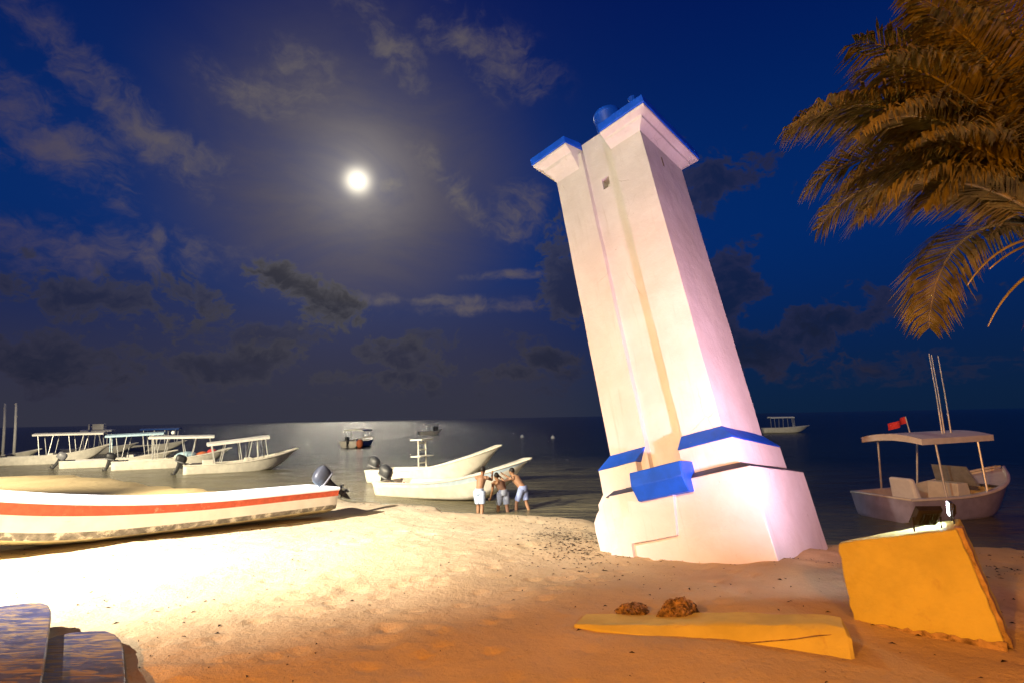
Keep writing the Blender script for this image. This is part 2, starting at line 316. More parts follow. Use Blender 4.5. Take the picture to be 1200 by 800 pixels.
# ------------------------------------------------------------------ mesh helpers
class MB:
    def __init__(s): s.v = []; s.f = []; s.m = []
    def quad(s, pts, mi=0):
        k = len(s.v); s.v += [tuple(p) for p in pts]; s.f.append(tuple(range(k, k + len(pts)))); s.m.append(mi)
    def grid(s, rows, mi=0, close=False):                       # rows of points -> quads
        k = len(s.v); n = len(rows[0])
        for r in rows: s.v += [tuple(p) for p in r]
        for i in range(len(rows) - 1):
            for j in range(n if close else n - 1):
                j2 = (j + 1) % n
                s.f.append((k + i * n + j, k + i * n + j2, k + (i + 1) * n + j2, k + (i + 1) * n + j)); s.m.append(mi)
    def hexa(s, b, t, mi=0):                                    # bottom ring, top ring (same count)
        k = len(s.v); n = len(b); s.v += [tuple(p) for p in b] + [tuple(p) for p in t]
        s.f.append(tuple(k + i for i in reversed(range(n)))); s.f.append(tuple(k + n + i for i in range(n))); s.m += [mi, mi]
        for i in range(n):
            j = (i + 1) % n; s.f.append((k + i, k + j, k + n + j, k + n + i)); s.m.append(mi)
    def box(s, lo, hi, mi=0):
        x0, y0, z0 = lo; x1, y1, z1 = hi
        s.hexa([(x0, y0, z0), (x1, y0, z0), (x1, y1, z0), (x0, y1, z0)], [(x0, y0, z1), (x1, y0, z1), (x1, y1, z1), (x0, y1, z1)], mi)
    def prism(s, outline, axis, a, b, mi=0):                    # outline in the two other axes, extruded from a to b
        def P(o, t):
            o = list(o); o.insert(axis, t); return tuple(o)
        s.hexa([P(o, a) for o in outline], [P(o, b) for o in outline], mi)
    def tube(s, path, rad, n=6, mi=0, cap=True, flat=1.0):
        path = [Vector(p) for p in path]
        if not isinstance(rad, (list, tuple)): rad = [rad] * len(path)
        rows = []; up = None
        for i, p in enumerate(path):
            d = (path[min(i + 1, len(path) - 1)] - path[max(i - 1, 0)]).normalized()
            if up is None: up = Vector((0, 0, 1)) if abs(d.z) < 0.9 else Vector((0, 1, 0))
            sd = d.cross(up).normalized(); up = sd.cross(d).normalized()
            rows.append([p + sd * math.cos(2 * math.pi * k / n) * rad[i] + up * math.sin(2 * math.pi * k / n) * rad[i] * flat for k in range(n)])
        k0 = len(s.v); s.grid(rows, mi, True)
        if cap:
            s.f.append(tuple(k0 + i for i in reversed(range(n)))); s.f.append(tuple(k0 + (len(rows) - 1) * n + i for i in range(n))); s.m += [mi, mi]
    def ball(s, c, r, mi=0, nu=10, nv=7):
        if not isinstance(r, (list, tuple)): r = (r, r, r)
        rows = []
        for i in range(nv + 1):
            t = math.pi * i / nv; t = min(max(t, 0.02), math.pi - 0.02)
            rows.append([(c[0] + r[0] * math.sin(t) * math.cos(2 * math.pi * k / nu), c[1] + r[1] * math.sin(t) * math.sin(2 * math.pi * k / nu), c[2] + r[2] * math.cos(t)) for k in range(nu)])
        s.grid(rows, mi, True)
    def xform(s, mx, start=0):
        for i in range(start, len(s.v)): s.v[i] = tuple(mx @ Vector(s.v[i]))
    def build(s, name, mats, parent=None, smooth=False, bevel=0.0, fix=True):
        me = bpy.data.meshes.new(name); me.from_pydata(s.v, [], s.f)
        if not isinstance(mats, (list, tuple)): mats = [mats]
        for q in mats: me.materials.append(M[q] if isinstance(q, str) else q)
        me.polygons.foreach_set('material_index', s.m)
        if fix:
            bm = bmesh.new(); bm.from_mesh(me); bmesh.ops.remove_doubles(bm, verts=bm.verts, dist=1e-5)
            bmesh.ops.recalc_face_normals(bm, faces=bm.faces); bm.to_mesh(me); bm.free()
        if smooth: me.polygons.foreach_set('use_smooth', [True] * len(me.polygons))
        o = bpy.data.objects.new(name, me); col.objects.link(o)
        if parent is not None: o.parent = parent
        if bevel > 0:
            b = o.modifiers.new('bevel', 'BEVEL'); b.width = bevel; b.segments = 2; b.limit_method = 'ANGLE'; b.angle_limit = R_(35)
        return o
def tag(o, label=None, cat=None, group=None, kind=None):
    for k, v in (('label', label), ('category', cat), ('group', group), ('kind', kind)):
        if v: o[k] = v
    return o
def empty(name, loc=(0, 0, 0), rz=0.0):
    o = bpy.data.objects.new(name, None); col.objects.link(o); o.location = loc; o.rotation_euler = (0, 0, rz); o.empty_display_size = 0.2
    return o

# value noise for the ground
_g = np.random.RandomState(3).rand(256, 256)
def vnoise(x, y, s, ox=0.0):
    x = np.asarray(x) / s + 37.2 + ox; y = np.asarray(y) / s + 11.7 + ox * 1.7
    xi = np.floor(x).astype(int); yi = np.floor(y).astype(int); fx = x - xi; fy = y - yi
    fx = fx * fx * (3 - 2 * fx); fy = fy * fy * (3 - 2 * fy)
    g = lambda a, b: _g[a % 256, b % 256]
    return (g(xi, yi) * (1 - fx) + g(xi + 1, yi) * fx) * (1 - fy) + (g(xi, yi + 1) * (1 - fx) + g(xi + 1, yi + 1) * fx) * fy - 0.5

# ------------------------------------------------------------------ beach
SHORE = np.array([(-260, 118), (-60, 42), (-21.9, 24.3), (-16.2, 21.9), (-9, 17.1), (-3.6, 13.27), (-0.74, 11.36), (1.27, 10.0), (4.3, 8.0), (6.2, 7.3), (9, 6.2), (16, 4.0), (60, -8), (260, -60)], float)
def shore_sd(x, y):                          # distance inland of the crest of the beach (negative: towards the sea)
    x = np.asarray(x, float); y = np.asarray(y, float); best = np.full(x.shape, 1e9); sign = np.ones(x.shape)
    for a, b in zip(SHORE[:-1], SHORE[1:]):
        d = b - a; L2 = d @ d; t = np.clip(((x - a[0]) * d[0] + (y - a[1]) * d[1]) / L2, 0, 1)
        dx = x - (a[0] + t * d[0]); dy = y - (a[1] + t * d[1]); q = np.hypot(dx, dy)
        cr = d[0] * (y - a[1]) - d[1] * (x - a[0])
        m_ = q < best; best = np.where(m_, q, best); sign = np.where(m_, np.where(cr < 0, 1, -1), sign)
    return best * sign
CTRL = np.array([(1.06, 7.46, 1.27), (1.2, 7.34, 1.255), (1.41, 7.15, 1.275), (1.91, 6.71, 1.32), (2.3, 6.37, 1.375), (2.69, 6.04, 1.51), (3.35, 6.75, 1.42), (3.95, 7.5, 1.25),
                 (2.5, 4.43, 1.45), (3.2, 3.95, 1.45), (2.1, 3.65, 1.45), (0.55, 4.58, 1.40), (1.29, 4.56, 1.42), (0, 2, 1.42), (3, 1, 1.45), (-3, 2, 1.4), (-3, 4.2, 1.4), (-4, 6, 1.36), (-1, 6.5, 1.36),
                 (-6, 8.2, 1.3), (-3.44, 10.9, 1.2), (-8, 8, 1.3), (-12, 14, 1.22), (-16, 19, 1.10), (-7, 13.2, 1.20), (-20, 20, 1.14), (-26, 22, 1.14), (-9, 11, 1.27), (-14, 11, 1.28), (-21.9, 24, 1.0), (-12, 18, 1.02), (-9, 16.5, 1.03), (-3.6, 12.8, 1.12), (-.74, 11, 1.15), (1.2, 9.6, 1.17), (4.2, 7.7, 1.2), (6.2, 7, 1.2), (5, 5, 1.4), (12, 2, 1.4), (0, -6, 1.45), (-15, 5, 1.35), (-30, 10, 1.3), (15, -10, 1.5), (-20, -15, 1.5)], float)
def base_z(x, y):
    x = np.asarray(x, float); y = np.asarray(y, float); num = np.zeros(x.shape); den = np.zeros(x.shape)
    for cx, cy, cz in CTRL:
        q = ((x - cx) ** 2 + (y - cy) ** 2 + 0.12) ** -1.6; num += q * cz; den += q
    return num / den
PITS = [(rnd.uniform(-6, 5), rnd.uniform(2.2, 9.5), rnd.uniform(0.08, 0.16), rnd.uniform(0.008, 0.022)) for _ in range(150)]
for k in range(7):                           # lines of footprints
    fx, fy, fa = rnd.uniform(-4.5, 2.5), rnd.uniform(3.2, 5.0), rnd.uniform(0.2, 2.9)
    for q in range(14):
        sx = 0.09 * (1 if q % 2 else -1); PITS.append((fx - math.sin(fa) * sx, fy + math.cos(fa) * sx, 0.085, 0.022)); fx += math.cos(fa) * 0.36; fy += math.sin(fa) * 0.36; fa += rnd.uniform(-.06, .06)
def ground_z(x, y, detail=True):
    x = np.asarray(x, float); y = np.asarray(y, float)
    sd = shore_sd(x, y) + vnoise(x, y, 1.1) * 0.7 + vnoise(x, y, 0.35) * 0.25
    z = base_z(x, y)
    z = z + 0.02 * np.exp(-((sd - 0.35) / 0.35) ** 2)            # crest
    s2 = np.maximum(-sd, 0.0); z = z - np.minimum(0.55 * s2 / (1 + 0.12 * s2), 3.2) * np.clip(s2 / 0.4, 0, 1)
    if detail:
        z = z + 0.06 * vnoise(x, y, 1.6, 5) + 0.034 * vnoise(x, y, 0.5, 9) + 0.016 * vnoise(x, y, 0.21, 2) + 0.007 * vnoise(x, y, 0.11, 4)
    return z
def axis(lo, hi, f0, f1, step, grow=1.18):
    a = list(np.arange(f0, f1, step)); s = step; v = a[-1]
    while v < hi: s = min(s * grow, 25); v += s; a.append(v)
    s = step; v = a[0]; b = []
    while v > lo: s = min(s * grow, 25); v -= s; b.append(v)
    return np.array(b[::-1] + a)
gx = axis(-240, 240, -8.5, 6.5, 0.045); gy = axis(-90, 130, 2.0, 12.0, 0.045)
GX, GY = np.meshgrid(gx, gy)
GZ = ground_z(GX, GY)
for px_, py_, pr, pd in PITS:
    GZ -= pd * np.exp(-(((GX - px_) / pr) ** 2 + ((GY - py_) / (pr * 0.75)) ** 2) ** 1.5) - pd * 0.45 * np.exp(-((np.hypot((GX - px_) / pr, (GY - py_) / pr / 0.75) - 1.35) / 0.3) ** 2)
SD = shore_sd(GX, GY)
keep = SD > -60
nx, ny = len(gx), len(gy)
def sheet(name, XX, YY, ZZ, material, attr=None, vals=None):
    me = bpy.data.meshes.new(name); h, w_ = XX.shape
    co = np.stack([XX, YY, ZZ], -1).reshape(-1, 3).astype(np.float32)
    idx = np.arange(h * w_).reshape(h, w_)
    q = np.stack([idx[:-1, :-1], idx[:-1, 1:], idx[1:, 1:], idx[1:, :-1]], -1).reshape(-1, 4).astype(np.int32)
    me.vertices.add(len(co)); me.vertices.foreach_set('co', co.ravel())
    me.loops.add(q.size); me.loops.foreach_set('vertex_index', q.ravel())
    me.polygons.add(len(q)); me.polygons.foreach_set('loop_start', np.arange(0, q.size, 4, dtype=np.int32))
    me.polygons.foreach_set('use_smooth', np.ones(len(q), bool))
    me.update(calc_edges=True); me.materials.append(material)
    if attr:
        a = me.attributes.new(attr, 'FLOAT', 'POINT'); a.data.foreach_set('value', vals.ravel().astype(np.float32))
    o = bpy.data.objects.new(name, me); col.objects.link(o); return o
beach = sheet('beach', GX, GY, np.maximum(GZ, -3.0), M['sand'], 'wet', np.clip((0.35 - GZ) / 0.3, 0, 1))
tag(beach, 'pale trodden sand of the beach sloping down to the water', kind='structure')
def gz(x, y): return float(ground_z(np.array([x]), np.array([y]))[0])

# ------------------------------------------------------------------ sea
wx = axis(-26000, 26000, -40, 40, 1.0, 1.12); wx = np.concatenate([wx])
def axis2(lo, hi, f0, f1, step, grow):
    a = list(np.arange(f0, f1, step)); s = step; v = a[-1]
    while v < hi: s *= grow; v += s; a.append(v)
    s = step; v = a[0]; b = []
    while v > lo: s *= grow; v -= s; b.append(v)
    return np.array(b[::-1] + a)
wx = axis2(-26000, 26000, -40, 40, 1.0, 1.15); wy = axis2(-200, 30000, 0, 50, 1.0, 1.15)
WX, WY = np.meshgrid(wx, wy)
sh = np.clip(1 - (-shore_sd(WX, WY) - 1.5) / 30.0, 0, 1) ** 1.2
sea = sheet('sea', WX, WY, np.zeros_like(WX), M['water'], 'shallow', sh)
tag(sea, 'dark night sea with a moonlit track, murky and sandy near the shore', kind='structure')

# ------------------------------------------------------------------ moon
mo = MB(); mo.ball((0, 0, 0), 1.0, 0, 32, 16)
moon = mo.build('moon', 'moon', smooth=True)
MD = 9000.0; moon.location = Vector(tuple(MOON * MD)) + Vector((0, 0, CAMZ)); r_ = MD * 6.3 / F; moon.scale = (r_, r_, r_)
tag(moon, 'bright full moon glowing in the night sky above the sea', 'moon')

# ------------------------------------------------------------------ leaning lighthouse
S = 1.6                                      # width of the shaft in metres; local axes: x along the front, y into the tower, z up the shaft
TW = empty('leaning_lighthouse')
RW = np.array([[0.7408282580808847, 0.6624548521688413, -0.11102729784371397], [-0.6239320367083092, 0.7399005149175645, 0.25150753784522245], [0.24876154364681557, -0.11705040308231252, 0.961466014760697]])
T0 = np.array([1.2376706231099956, 7.3250418467009215, 2.495423364672434]); T0 = (T0 - np.array([0, 0, 3])) * S / 1.5 + np.array([0, 0, 3])
mm = Matrix.Identity(4)
for i in range(3):
    for j in range(3): mm[i][j] = RW[i][j]
    mm[i][3] = T0[i]
TW.matrix_world = mm
tag(TW, 'white and blue masonry lighthouse leaning steeply to the left on the beach', 'lighthouse')
DD, e1, e2 = 0.888, 0.090, 0.183
from mathutils import noise as mnoise
def weather(o, cuts, amp, fine=0.4, ang=32, off=Vector((0, 0, 0))):   # uneven hand-built faces and edges
    me = o.data; bm = bmesh.new(); bm.from_mesh(me)
    for L_ in (0.9, 0.45, 0.22, 0.11)[:cuts]:
        ed = [e for e in bm.edges if e.calc_length() > L_]
        if ed: bmesh.ops.subdivide_edges(bm, edges=ed, cuts=1, use_grid_fill=True)
    for v in bm.verts:
        p = v.co + off; v.co += mnoise.noise_vector(p * 2.1) * amp + mnoise.noise_vector(p * 9.0) * amp * fine
    bmesh.ops.triangulate(bm, faces=[f for f in bm.faces if len(f.verts) > 4])
    bm.to_mesh(me); bm.free()
    me.polygons.foreach_set('use_smooth', [True] * len(me.polygons)); me.set_sharp_from_angle(angle=R_(ang)); me.update()
    return o
def tb(name, fn, mats, bevel=0.008, smooth=False):
    b = MB(); fn(b); b.v = [(x * S, y * S, z * S) for x, y, z in b.v]; o = b.build(name, mats, TW, smooth, bevel)
    if name not in ('lamp_stub', 'vent_pipe', 'painted_slit'): weather(o, 4, 0.007)
    return o
UL, UR, RD = 0.345, 0.675, 0.065
# shaft: plan with the recess in the front, drawn up the height
plan = [(0, 0), (UL, 0), (UL, RD), (UR, RD), (UR, 0), (1, 0), (1, DD), (0, DD)]
def shaft(b):
    # left and right pilasters and the recessed wall between, with a real square opening
    def slab(pl, w0, w1): b.hexa([(x, y, w0) for x, y in pl], [(x, y, w1) for x, y in pl])
    slab([(0, 0), (UL, 0), (UL, DD), (0, DD)], -0.5, 3.05)
    slab([(UR, 0), (1, 0), (1, DD), (UR, DD)], -0.5, 2.95)
    h0, h1, w0, w1 = 0.470, 0.552, 2.535, 2.655
    a, c_ = UL - 0.004, UR + 0.004; y0, y1 = RD, RD + 0.12
    b.box((a, y0, -0.5), (c_, DD - 0.004, w0)); b.box((a, y0, w1), (c_, DD - 0.004, 3.185))
    b.box((a, y0, w0), (h0, DD - 0.004, w1)); b.box((h1, y0, w0), (c_, DD - 0.004, w1)); b.box((h0 - .004, y1, w0 - .004), (h1 + .004, DD - 0.006, w1 + .004))
tb('shaft', shaft, 'white_wall', 0.010)
tb('painted_slit', lambda b: b.box((0.995, 0.36, 2.64), (1.003, 0.385, 2.75)), 'slit_shade', 0.0)  # no opening here: a thin dark plate paints the slit's shade
# caps: cavetto flare, fillet, white corona; blue slab on top
def cap(u0, u1, side, z0, zc):
    # side: which ends overhang (left, right)
    prof = [(0.0, z0), (0.012, z0 + 0.015), (0.035, z0 + (zc - z0) * 0.30), (0.078, z0 + (zc - z0) * 0.46), (0.085, z0 + (zc - z0) * 0.66), (0.115, z0 + (zc - z0) * 0.74), (0.150, z0 + (zc - z0) * 0.84), (0.155, zc)]
    def ring(o, z):
        l = u0 - (o if side[0] else 0.0); r = u1 + (o if side[1] else 0.0)
        return [(l, -o, z), (r, -o, z), (r, DD + o, z), (l, DD + o, z)]
    def fn(b):
        rows = [ring(o, z) for o, z in prof]; b.grid(rows, 0, True); b.quad(ring(prof[-1][0], zc))
    tb('cornice', fn, 'white_wall', 0.006)
    def fb(b):
        o = 0.168; l = u0 - (o if side[0] else 0.0); r = u1 + (o if side[1] else 0.0)
        b.box((l, -o, zc + 0.002), (r, DD + o, zc + 0.088))
    tb('cap_slab', fb, 'blue_paint', 0.012)
cap(UR - 0.005, 1.0, (False, True), 2.87, 2.99)
# left cap: only its front half still stands
def lcap_prof(z0, zc): return [(0.0, z0), (0.02, z0 + 0.05), (0.045, z0 + 0.10), (0.080, z0 + 0.14), (0.085, z0 + 0.175), (0.12, z0 + 0.20), (0.155, z0 + 0.225), (0.158, zc)]
def lcap(b):
    rows = []
    for o, z in lcap_prof(2.88, 3.13): rows.append([(-o, -o, z), (0.285 + 0.0 * o, -o, z), (0.33, 0.0 + 0.05, z), (0.33, DD + o, z), (-o, DD + o, z)])
    b.grid(rows, 0, True); b.quad(rows[-1])
tb('cornice', lcap, 'white_wall', 0.006)
tb('cap_slab', lambda b: b.hexa([(-0.17, -0.17, 3.132), (0.283, -0.17, 3.132), (0.335, 0.03, 3.132), (0.335, DD + 0.17, 3.132), (-0.17, DD + 0.17, 3.132)], [(-0.17, -0.17, 3.218), (0.283, -0.17, 3.218), (0.335, 0.03, 3.218), (0.335, DD + 0.17, 3.218), (-0.17, DD + 0.17, 3.218)]), 'blue_paint', 0.012)
def stub(b):
    n = 28; c0 = (0.525, 0.45); rows = []
    for r, z in ((0.140, 3.0), (0.140, 3.64), (0.152, 3.65), (0.152, 3.70), (0.140, 3.72), (0.0, 3.75)):
        rows.append([(c0[0] + max(r, 1e-4) * math.cos(2 * math.pi * k / n), c0[1] + max(r, 1e-4) * math.sin(2 * math.pi * k / n), z) for k in range(n)])
    b.grid(rows, 0, True)
tb('lamp_stub', stub, 'blue_paint', 0.0, True)
tb('vent_pipe', lambda b: b.tube([(0.85, 0.45, 3.0), (0.85, 0.45, 3.66), (0.85, 0.45, 3.70)], [0.040, 0.040, 0.046], 10), 'blue_paint', 0.0)
# upper plinth boxes under the pilasters with sloping blue ledges
def pl_left(b): b.box((-e1, -e1, -0.34), (0.275, DD + e1, -0.115))
def pl_right(b): b.box((0.655, -e1, -0.34), (1 + e1, DD + e1, -0.115))
tb('plinth', pl_left, 'white_wall', 0.008); tb('plinth', pl_right, 'white_wall', 0.008)
def led_left(b):
    o = e1 + 0.006
    b.hexa([(-o, -o, -0.113), (0.278, -o, -0.113), (0.278, DD + o, -0.113), (-o, DD + o, -0.113)], [(-0.003, -0.003, 0.0), (UL - 0.003, -0.003, 0.0), (UL - 0.003, DD + 0.003, 0.0), (-0.003, DD + 0.003, 0.0)])
def led_right(b):
    o = e1 + 0.006
    b.hexa([(0.652, -o, -0.113), (1 + o, -o, -0.113), (1 + o, DD + o, -0.113), (0.652, DD + o, -0.113)], [(0.670, -0.003, 0.0), (1.003, -0.003, 0.0), (1.003, DD + 0.003, 0.0), (0.670, DD + 0.003, 0.0)])
tb('ledge', led_left, 'blue_paint', 0.006); tb('ledge', led_right, 'blue_paint', 0.006)
# lower plinth with its thin grey blue ledge
tb('base', lambda b: b.hexa([(0.02, -e2, -1.6), (1 + e2, -e2, -1.6), (1 + e2, DD + e2, -1.6), (0.02, DD + e2, -1.6)], [(0.02, -e2, -0.345), (1 + e2, -e2, -0.345), (1 + e2, DD + e2, -0.345), (0.02, DD + e2, -0.345)]), 'white_wall', 0.010)
def led_low(b):
    o, i_ = e2 + 0.002, e1 + 0.003
    b.hexa([(0.10, -o, -0.343), (1 + o, -o, -0.343), (1 + o, DD + o, -0.343), (0.10, DD + o, -0.343)], [(0.14, -i_, -0.300), (1 + i_, -i_, -0.300), (1 + i_, DD + i_, -0.300), (0.14, DD + i_, -0.300)])
tb('base_ledge', led_low, 'grey_blue', 0.004)
def left_slab(b):
    v0 = -0.150
    out = [(-0.17, -1.3), (-0.172, -0.755), (-0.19, -0.60), (-0.186, -0.52), (-0.147, -0.462), (-0.034, -0.352), (0.10, -0.335), (0.30, -0.335), (0.30, -1.3)]
    b.hexa([(x, DD * 0.9, z) for x, z in out], [(x, v0, z) for x, z in out])
tb('broken_base', left_slab, 'white_wall', 0.012)
tb('broken_corner', lambda b: b.hexa([(-0.20, DD * 0.8, -0.9), (-0.155, -0.10, -0.60), (-0.148, -0.10, -0.385), (-0.085, -0.105, -0.318), (0.05, -0.105, -0.318), (0.05, -0.105, -0.9)], [(-0.20, DD * 0.9, -0.9), (-0.155, 0.3, -0.60), (-0.148, 0.3, -0.385), (-0.085, 0.3, -0.318), (0.05, 0.3, -0.318), (0.05, 0.3, -0.9)]), 'white_wall', 0.008)
tb('ledge_end', lambda b: b.hexa([(-0.028, -0.165, -0.350), (0.16, -0.165, -0.350), (0.16, -0.05, -0.350), (-0.028, -0.05, -0.350)], [(0.02, -e1 - 0.004, -0.303), (0.16, -e1 - 0.004, -0.303), (0.16, -0.05, -0.303), (0.02, -0.05, -0.303)]), 'grey_blue', 0.004)
def steps(b):
    v0, v1 = -0.218, -0.12
    out = [(0.200, -0.36), (0.200, -0.437), (0.190, -0.525), (0.129, -0.529), (0.115, -0.622), (0.050, -0.632), (0.030, -0.735), (-0.034, -0.752), (-0.05, -1.3), (0.135, -1.3), (0.160, -0.728), (0.545, -0.716), (0.605, -0.36)]
    b.hexa([(x, v1, z) for x, z in out], [(x, v0, z) for x, z in out])
tb('stepped_block', steps, 'white_wall', 0.006)
def lintel(b):
    out = [(-0.07, -0.215), (-0.300, -0.222), (-0.320, -0.330), (-0.258, -0.440), (-0.07, -0.440)]
    b.prism(out, 0, 0.315, 0.742)
tb('lintel', lintel, 'blue_paint', 0.012)

# ------------------------------------------------------------------ concrete block with the flood lamps
def on_plane(x, y, p0, n):
    d = Vector(tuple(pdir(x, y))); o = Vector((0, 0, CAMZ)); t = (p0 - o).dot(n) / d.dot(n); return o + d * t
BL = gp(1000, 728, 1.44); BR = gp(1181, 762, 1.44)
hdir = (BR - BL).normalized(); nf = Vector((hdir.y, -hdir.x, 0)); nf = (nf + Vector((0, 0, 0.10))).normalized()
if nf.y > 0: nf = -nf
TL = on_plane(982, 635.5, BL, nf); TR = on_plane(1120, 620, BL, nf)
back = Vector((0.655, 0.755, 0))
dn = Vector((0, 0, -0.45))
blk = empty('concrete_block', (BL.x, BL.y, 1.44)); off = Vector((BL.x, BL.y, 1.44))
tag(blk, 'tilted ochre concrete block with floodlights on top beside the lighthouse', 'concrete block')
def ramp(a, b, n): return [a.lerp(b, i / n) for i in range(n + 1)]
rr = random.Random(5)
def jit(p, s_): return p + Vector((rr.uniform(-s_, s_), rr.uniform(-s_, s_), rr.uniform(-s_, s_)))
left = [BL + dn * 0.5] + [jit(p, 0.010) for p in ramp(BL, TL, 9)][0:]
front = [BL + dn] + [jit(p, 0.009) for p in ramp(BL, TL, 10)] + ramp(TL, TR, 6)[1:] + [jit(p, 0.004) for p in ramp(TR, BR, 12)[1:]] + [BR + dn]
def depth(p):
    t = min(1.0, max(0.0, ((p - BL).dot(hdir)) / (BR - BL).length)); return 0.10 + 0.44 * min(1, t / 0.75)
backs = [p + back * depth(p) for p in front]
bb = MB(); bb.hexa([p - off for p in front], [p - off for p in backs])
weather(bb.build('body', 'yellow_concrete', blk, False, 0.010), 4, 0.009, 0.6)
foot = MB()                                  # bare footing showing along the bottom
k_ = 26; up_ = []
for i in range(k_ + 1):
    t = i / k_; p = BL.lerp(BR, t); hgt = 0.006 + 0.036 * t + rr.uniform(-0.010, 0.012); up_.append((p + nf * 0.010 - Vector((0, 0, 0.12)), p + nf * 0.010 + Vector((0, 0, max(0.004, hgt)))))
for i in range(k_):
    a, b_ = up_[i], up_[i + 1]
    foot.hexa([a[0] - off, b_[0] - off, b_[0] - nf * 0.03 - off, a[0] - nf * 0.03 - off], [a[1] - off, b_[1] - off, b_[1] - nf * 0.03 - off, a[1] - nf * 0.03 - off])
foot.build('footing', 'raw_concrete', blk)
rib = MB()                                   # raw broken edge down the right side
prev = None
for i in range(15):
    p = TR.lerp(BR, i / 14); q = p + back * 0.10 + hdir * 0.012 + Vector((0, 0, 0.004))
    q = q + Vector((rr.uniform(-.006, .006), rr.uniform(-.006, .006), 0)); w2 = 0.012 + 0.012 * rr.random()
    ring = [q + hdir * w2 - back * 0.05, q + hdir * w2 + back * 0.06, q - hdir * 0.03 + back * 0.06, q - hdir * 0.03 - back * 0.05]
    if prev: rib.hexa([v - off for v in prev], [v - off for v in ring])
    prev = ring
rib.build('broken_edge', 'raw_concrete', blk)

def floodlight(name, pos, aim, size, label, lit, bolt_drop):
    """housing, lens, bracket; local -Z of the housing is the beam"""
    root = empty(name, pos); tag(root, label, 'floodlight', 'floodlights on the concrete block')
    d = (Vector(aim) - Vector(pos)).normalized(); q = d.to_track_quat('-Z', 'Y').to_matrix().to_4x4(); w_, h_, t_ = size
    ctr = Vector((0, 0, bolt_drop))
    def place(b): b.xform(Matrix.Translation(ctr) @ q)
    hsg = MB(); rows = []
    for sx, z in ((0.70, t_), (0.92, t_ * 0.75), (0.96, t_ * 0.2), (1.0, 0.0)):
        rows.append([(-w_ / 2 * sx, -h_ / 2 * sx, z), (w_ / 2 * sx, -h_ / 2 * sx, z), (w_ / 2 * sx, h_ / 2 * sx, z), (-w_ / 2 * sx, h_ / 2 * sx, z)])
    hsg.grid(rows, 0, True); hsg.quad(rows[0]); hsg.quad(rows[-1])
    for k in range(6):
        x = -w_ * 0.28 + k * w_ * 0.112; hsg.box((x, -h_ * 0.30, t_ * 1.004), (x + w_ * 0.02, h_ * 0.30, t_ * 1.20))
    place(hsg); ho = hsg.build('housing', 'black_metal', root, bevel=0.003)
    ln = MB(); ln.box((-w_ * 0.43, -h_ * 0.43, -0.004), (w_ * 0.43, h_ * 0.43, -0.002)); place(ln); ln.build('lens', 'flood_lens', root)
    for sx in (-1, 1):
        br = MB(); s0 = Matrix.Translation(ctr) @ q @ Vector((sx * (w_ / 2 + 0.006), 0, t_ * 0.5)); ft = Vector((s0.x, s0.y, -0.004))
        br.tube([s0, s0.lerp(ft, 0.5) + Vector((0, 0.004, 0)), ft], [0.007, 0.006, 0.006], 6); br.build('bracket_leg', 'black_metal', root)
    L = bpy.data.lights.new(name + '_light', 'AREA'); L.shape = 'RECTANGLE'; L.size = w_ * 0.84; L.size_y = h_ * 0.84; L.energy = lit[0]; L.color = lit[1]; L.spread = R_(lit[2])
    lo = bpy.data.objects.new(name + '_light', L); col.objects.link(lo); lo.parent = root
    lo.matrix_local = Matrix.Translation(ctr + d * 0.012) @ q
    return root
def top_at(t, s_):                           # a point on the top of the block
    p = TL.lerp(TR, t); return p + back * s_
f2 = top_at(0.755, 0.13); f1 = top_at(0.93, 0.36)
floodlight('floodlight', f2, (3.15, 7.2, 4.3), (0.185, 0.165, 0.05), 'black floodlight seen from behind on the concrete block, nearest the camera', (120, (1.0, 0.57, 0.82), 125), 0.115)
floodlight('floodlight', f1, (1.2, 5.65, 2.25), (0.135, 0.105, 0.035), 'small floodlight with its glowing white lens turned left on the concrete block', (19, (0.55, 0.70, 1.0), 170), 0.105)

# low slab half buried in front
sl = empty('fallen_slab', (1.6, 4.1, 1.42)); tag(sl, 'low cracked ochre concrete slab half buried in the sand in front of the rocks', 'concrete slab')
so = Vector((1.6, 4.1, 1.42))
ft_ = [(672, 733), (740, 742), (800, 749), (860, 757), (920, 768), (965, 777), (1000, 783)]
bk_ = [(672, 732.4), (740, 731.5), (800, 729), (860, 730), (920, 732), (970, 733), (990, 737)]
fz = [1.425] * 7; bz = [1.425, 1.455, 1.50, 1.545, 1.575, 1.59, 1.59]
fr = [gp(x, y, z) - so for (x, y), z in zip(ft_, fz)]; bk = [gp(x, y, z) - so for (x, y), z in zip(bk_, bz)]
sb = MB(); rows = []
for a, b_ in zip(fr, bk):
    th = (b_ - a); mid1 = a.lerp(b_, 0.35) + Vector((0, 0, 0.012)); mid2 = a.lerp(b_, 0.7) + Vector((0, 0, 0.02)); bb2 = b_ + Vector((0.12, 0.25, -0.01)); under = b_ + Vector((0.15, 0.3, -0.45)); fu = a + Vector((0, 0, -0.4))
    rows.append([fu, a, mid1, mid2, b_, bb2, under])
endr = [p + Vector((0.035, -0.02, -0.02 - 0.03 * abs(i - 3))) for i, p in enumerate(rows[-1])]; rows.append([p.lerp(q, 0.75) for p, q in zip(rows[-1], endr)])
sb.grid(rows, 0); sb.quad(rows[-1]); sb.quad(rows[0]); sb.grid([[r[0] for r in rows], [r[-1] for r in rows]], 0)
weather(sb.build('body', 'yellow_concrete', sl, False, 0.022), 4, 0.012, 0.7)
crk = MB(); pts = []
